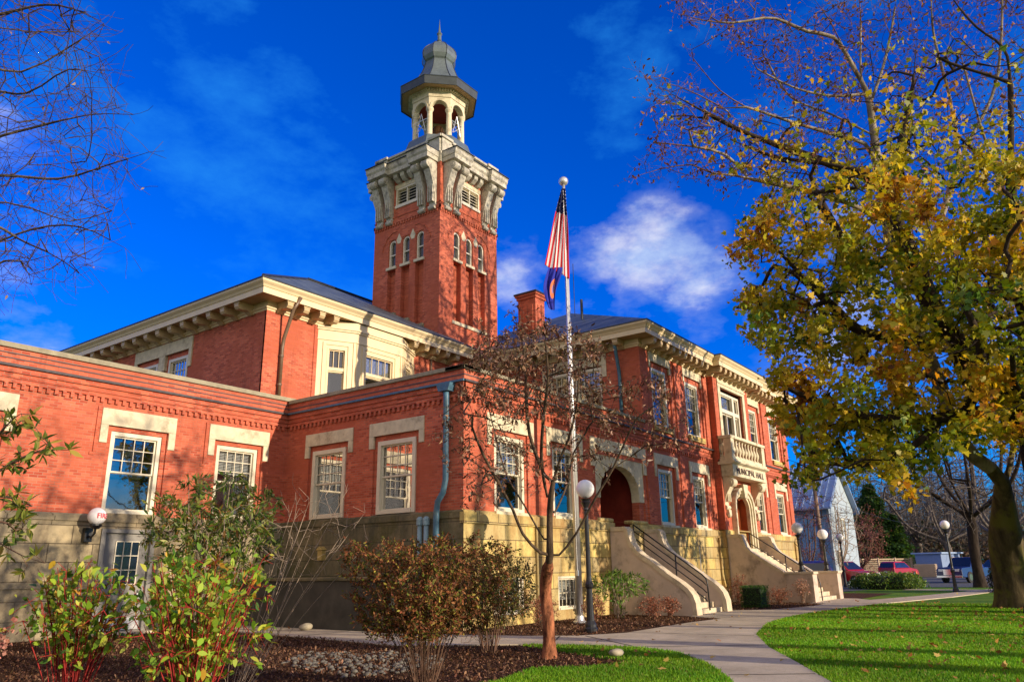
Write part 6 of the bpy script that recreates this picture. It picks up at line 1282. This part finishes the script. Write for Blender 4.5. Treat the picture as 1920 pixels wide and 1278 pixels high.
q = polypts([(15.6, 11), (16, 9.8), (22.9, 9.4), (23.6, 13.3), (15.5, 13.3)], 9000, r); C = np.vstack([C, np.column_stack([q, r.uniform(.01, .03, 9000)])]); q = polypts([(27.3, 10.4), (31, 9), (33.6, 9.2), (33.8, 13), (27.1, 13)], 4000, r); C = np.vstack([C, np.column_stack([q, r.uniform(.01, .03, 4000)])])
o = leafmesh('mulch_chips', C, .045, T_BIT * (.5, 1, 1), [(4, (.06, .028, .016)), (3, (.14, .07, .04)), (1, (.30, .17, .10))], LEAFD, None, .7, 0, .4, r=r); setp(o, 'shredded brown bark mulch and dead leaves on the beds', 'mulch', kind='stuff')
C = np.vstack([np.column_stack([polypts([(11, 1), (30, -1), (36, 6), (27, 7.8), (18, 6.5), (13, 4)], 750, r), np.full(750, .05)]), np.column_stack([polypts([(11, 5), (13.6, 6.4), (14, 9), (12.5, 7), (10, 6.8)], 24, r), np.full(24, .05)]), np.column_stack([polypts(PATHP[1:-1], 60, r), np.full(60, .045)])])
o = leafmesh('fallen_leaves', C, .085, T_MAPLE, [(2, (.40, .20, .05)), (2, (.30, .12, .04)), (1, (.5, .34, .10))], LEAFD, None, 1.2, 0, .3, r=r); setp(o, 'scattered fallen maple leaves on lawn and walk', 'leaves', kind='stuff')
V = []; ico = [(0, 0, 1), (1, 0, 0), (0, 1, 0), (-1, 0, 0), (0, -1, 0), (0, 0, -1)]; fc = [(0, 1, 2), (0, 2, 3), (0, 3, 4), (0, 4, 1), (5, 2, 1), (5, 3, 2), (5, 4, 3), (5, 1, 4)]
m = MB(); phi = (1 + 5 ** .5) / 2
IV = [(-1, phi, 0), (1, phi, 0), (-1, -phi, 0), (1, -phi, 0), (0, -1, phi), (0, 1, phi), (0, -1, -phi), (0, 1, -phi), (phi, 0, -1), (phi, 0, 1), (-phi, 0, -1), (-phi, 0, 1)]; IF = [(0, 11, 5), (0, 5, 1), (0, 1, 7), (0, 7, 10), (0, 10, 11), (1, 5, 9), (5, 11, 4), (11, 10, 2), (10, 7, 6), (7, 1, 8), (3, 9, 4), (3, 4, 2), (3, 2, 6), (3, 6, 8), (3, 8, 9), (4, 9, 5), (2, 4, 11), (6, 2, 10), (8, 6, 7), (9, 8, 1)]
q = polypts([(8.2, 9.2), (9.6, 8.6), (10.9, 9.6), (11.3, 11.0), (10.4, 12.6), (9.0, 11.6)], 420, r)
for x, y in q:
    s3 = r.uniform(.02, .06); k = s3 / 1.9 * r.uniform(.7, 1.3, 3); k[2] *= .6; a = r.uniform(0, 6.3); jj = r.uniform(.85, 1.15, 12)
    m.add([(x + (v[0] * math.cos(a) * k[0] - v[1] * math.sin(a) * k[1]) * j_, y + (v[0] * math.sin(a) * k[0] + v[1] * math.cos(a) * k[1]) * j_, .012 + v[2] * k[2] + k[2]) for v, j_ in zip(IV, jj)], IF)
o = m.build('pebbles', simple('river_pebbles', (.12, .11, .09), .7, .6, 12.), smooth=True); setp(o, 'patch of rounded river pebbles in the mulch bed', 'pebbles', kind='stuff')
for i, (x, y, k, lab) in enumerate(((12.55, 7.05, .16, 'grey field stone beside the foot of the slim tree'), (13.1, 17.4, .22, 'pale boulder at the foot of the stairwell parapet'))):
    m = MB(); jj = r.uniform(.8, 1.2, 12); m.add([(x + v[0] * k / 1.9 * j_ * 1.3, y + v[1] * k / 1.9 * j_, .03 + (v[2] + 1.2) * k / 1.9 * .6 * j_) for v, j_ in zip(IV, jj)], IF); o = m.build('field_stone', simple('field_stone_grey', (.32, .28, .20), .85, .3, 8.), smooth=True); setp(o, lab, 'stone')
    if i == 1: o.location = (14.2 - x, 0, 0)
    sb_ = o.modifiers.new('s', 'SUBSURF'); sb_.levels = 1; sb_.render_levels = 1
# ---------------------------------------------------------------- light and sky
SAZ, SEL = math.radians(5), math.radians(13)
sd = Vector((math.sin(SAZ) * math.cos(SEL), -math.cos(SAZ) * math.cos(SEL), math.sin(SEL)))
ld = bpy.data.lights.new('sun', 'SUN'); ld.energy = 5.0; ld.angle = math.radians(.5); ld.color = (1., .82, .61)
lo = bpy.data.objects.new('sun', ld); COL.objects.link(lo); lo.rotation_euler = sd.to_track_quat('Z', 'Y').to_euler()
w = bpy.data.worlds.new('World'); SC.world = w; w.use_nodes = True; t = w.node_tree; t.nodes.clear(); n = t.nodes; l = t.links
sky = n.new('ShaderNodeTexSky'); sky.sky_type = 'NISHITA'; sky.sun_disc = False; sky.sun_elevation = SEL; sky.sun_rotation = PI - SAZ; sky.air_density = 1.0; sky.dust_density = .3; sky.ozone_density = 3.
hs = n.new('ShaderNodeHueSaturation'); hs.inputs['Saturation'].default_value = 1.55; hs.inputs['Value'].default_value = 1.0; l.new(sky.outputs[0], hs.inputs['Color'])
tint = mixc(t, hs.outputs[0], (.03, .86, 2.15), 1., 'MULTIPLY')
tcn = n.new('ShaderNodeTexCoord'); dirv = tcn.outputs['Generated']
def skydir(px, py): d = Rm @ np.array([px - 960, 639 - py, -f0]); return d / np.linalg.norm(d)
mp = N(t, 'ShaderNodeMapping'); mp.inputs['Scale'].default_value = (1, 1, 1.9); l.new(dirv, mp.inputs[0])
nz = noise(t, mp.outputs[0], 9., 12, .60); nz2 = noise(t, mp.outputs[0], 3.2, 8, .62)
def blob(px, py, rad):
    d = skydir(px, py); dp = n.new('ShaderNodeVectorMath'); dp.operation = 'DOT_PRODUCT'; l.new(dirv, dp.inputs[0]); dp.inputs[1].default_value = tuple(d)
    ang = mth(t, 'ARCCOSINE', mth(t, 'MINIMUM', dp.outputs['Value'], .99999)); return mth(t, 'SUBTRACT', 1., mth(t, 'DIVIDE', ang, rad), None, True)
acc = None
for px, py, rad, k in ((1240, 475, .10, 1.), (1140, 462, .07, .9), (1310, 535, .085, 1.), (1180, 590, .09, .55), (975, 530, .07, .9), (40, 655, .07, .8), (1420, 590, .06, .5), (20, 330, .14, .55), (40, 440, .1, .5), (1060, 590, .09, .6), (1680, 560, .22, .55)):
    b = mth(t, 'MULTIPLY', blob(px, py, rad), k); acc = b if acc is None else mth(t, 'MAXIMUM', acc, b)
cl = ramp(t, mth(t, 'ADD', mth(t, 'MULTIPLY', acc, .30), mth(t, 'MULTIPLY', nz, .78)), [(.46, (0, 0, 0)), (.56, (.14, .14, .14)), (.66, (.50, .50, .50)), (.80, (.95, .95, .95))])
cl = mth(t, 'MULTIPLY', cl, mth(t, 'MULTIPLY', acc, 3.5, None, True))
# thin veils in view, and warm cloud added behind the camera as fill light
veil = ramp(t, nz2, [(.53, (0, 0, 0)), (.80, (.75, .75, .75))])
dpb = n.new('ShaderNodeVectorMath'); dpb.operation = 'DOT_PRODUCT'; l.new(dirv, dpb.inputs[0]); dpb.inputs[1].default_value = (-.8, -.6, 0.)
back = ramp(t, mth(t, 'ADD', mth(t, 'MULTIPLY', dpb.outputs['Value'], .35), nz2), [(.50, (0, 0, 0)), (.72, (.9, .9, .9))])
col = mixc(t, tint, (.25, 3.0, 8.2), veil)
cc_ = mixc(t, (4.2, 5.4, 8.0), (7.6, 7.7, 8.5), ramp(t, noise(t, mp.outputs[0], 13, 6, .6), [(.40, (0, 0, 0)), (.58, (1, 1, 1))]))
col = mixc(t, col, cc_, cl)
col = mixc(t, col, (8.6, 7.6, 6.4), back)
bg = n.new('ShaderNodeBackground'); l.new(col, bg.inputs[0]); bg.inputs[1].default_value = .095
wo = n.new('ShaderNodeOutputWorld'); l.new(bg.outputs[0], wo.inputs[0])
SC.view_settings.view_transform = 'Standard'; SC.view_settings.look = 'None'; SC.view_settings.exposure = .36; SC.view_settings.gamma = 1.
SC.cycles.max_bounces = 6; SC.cycles.transparent_max_bounces = 12; SC.cycles.use_denoising = True
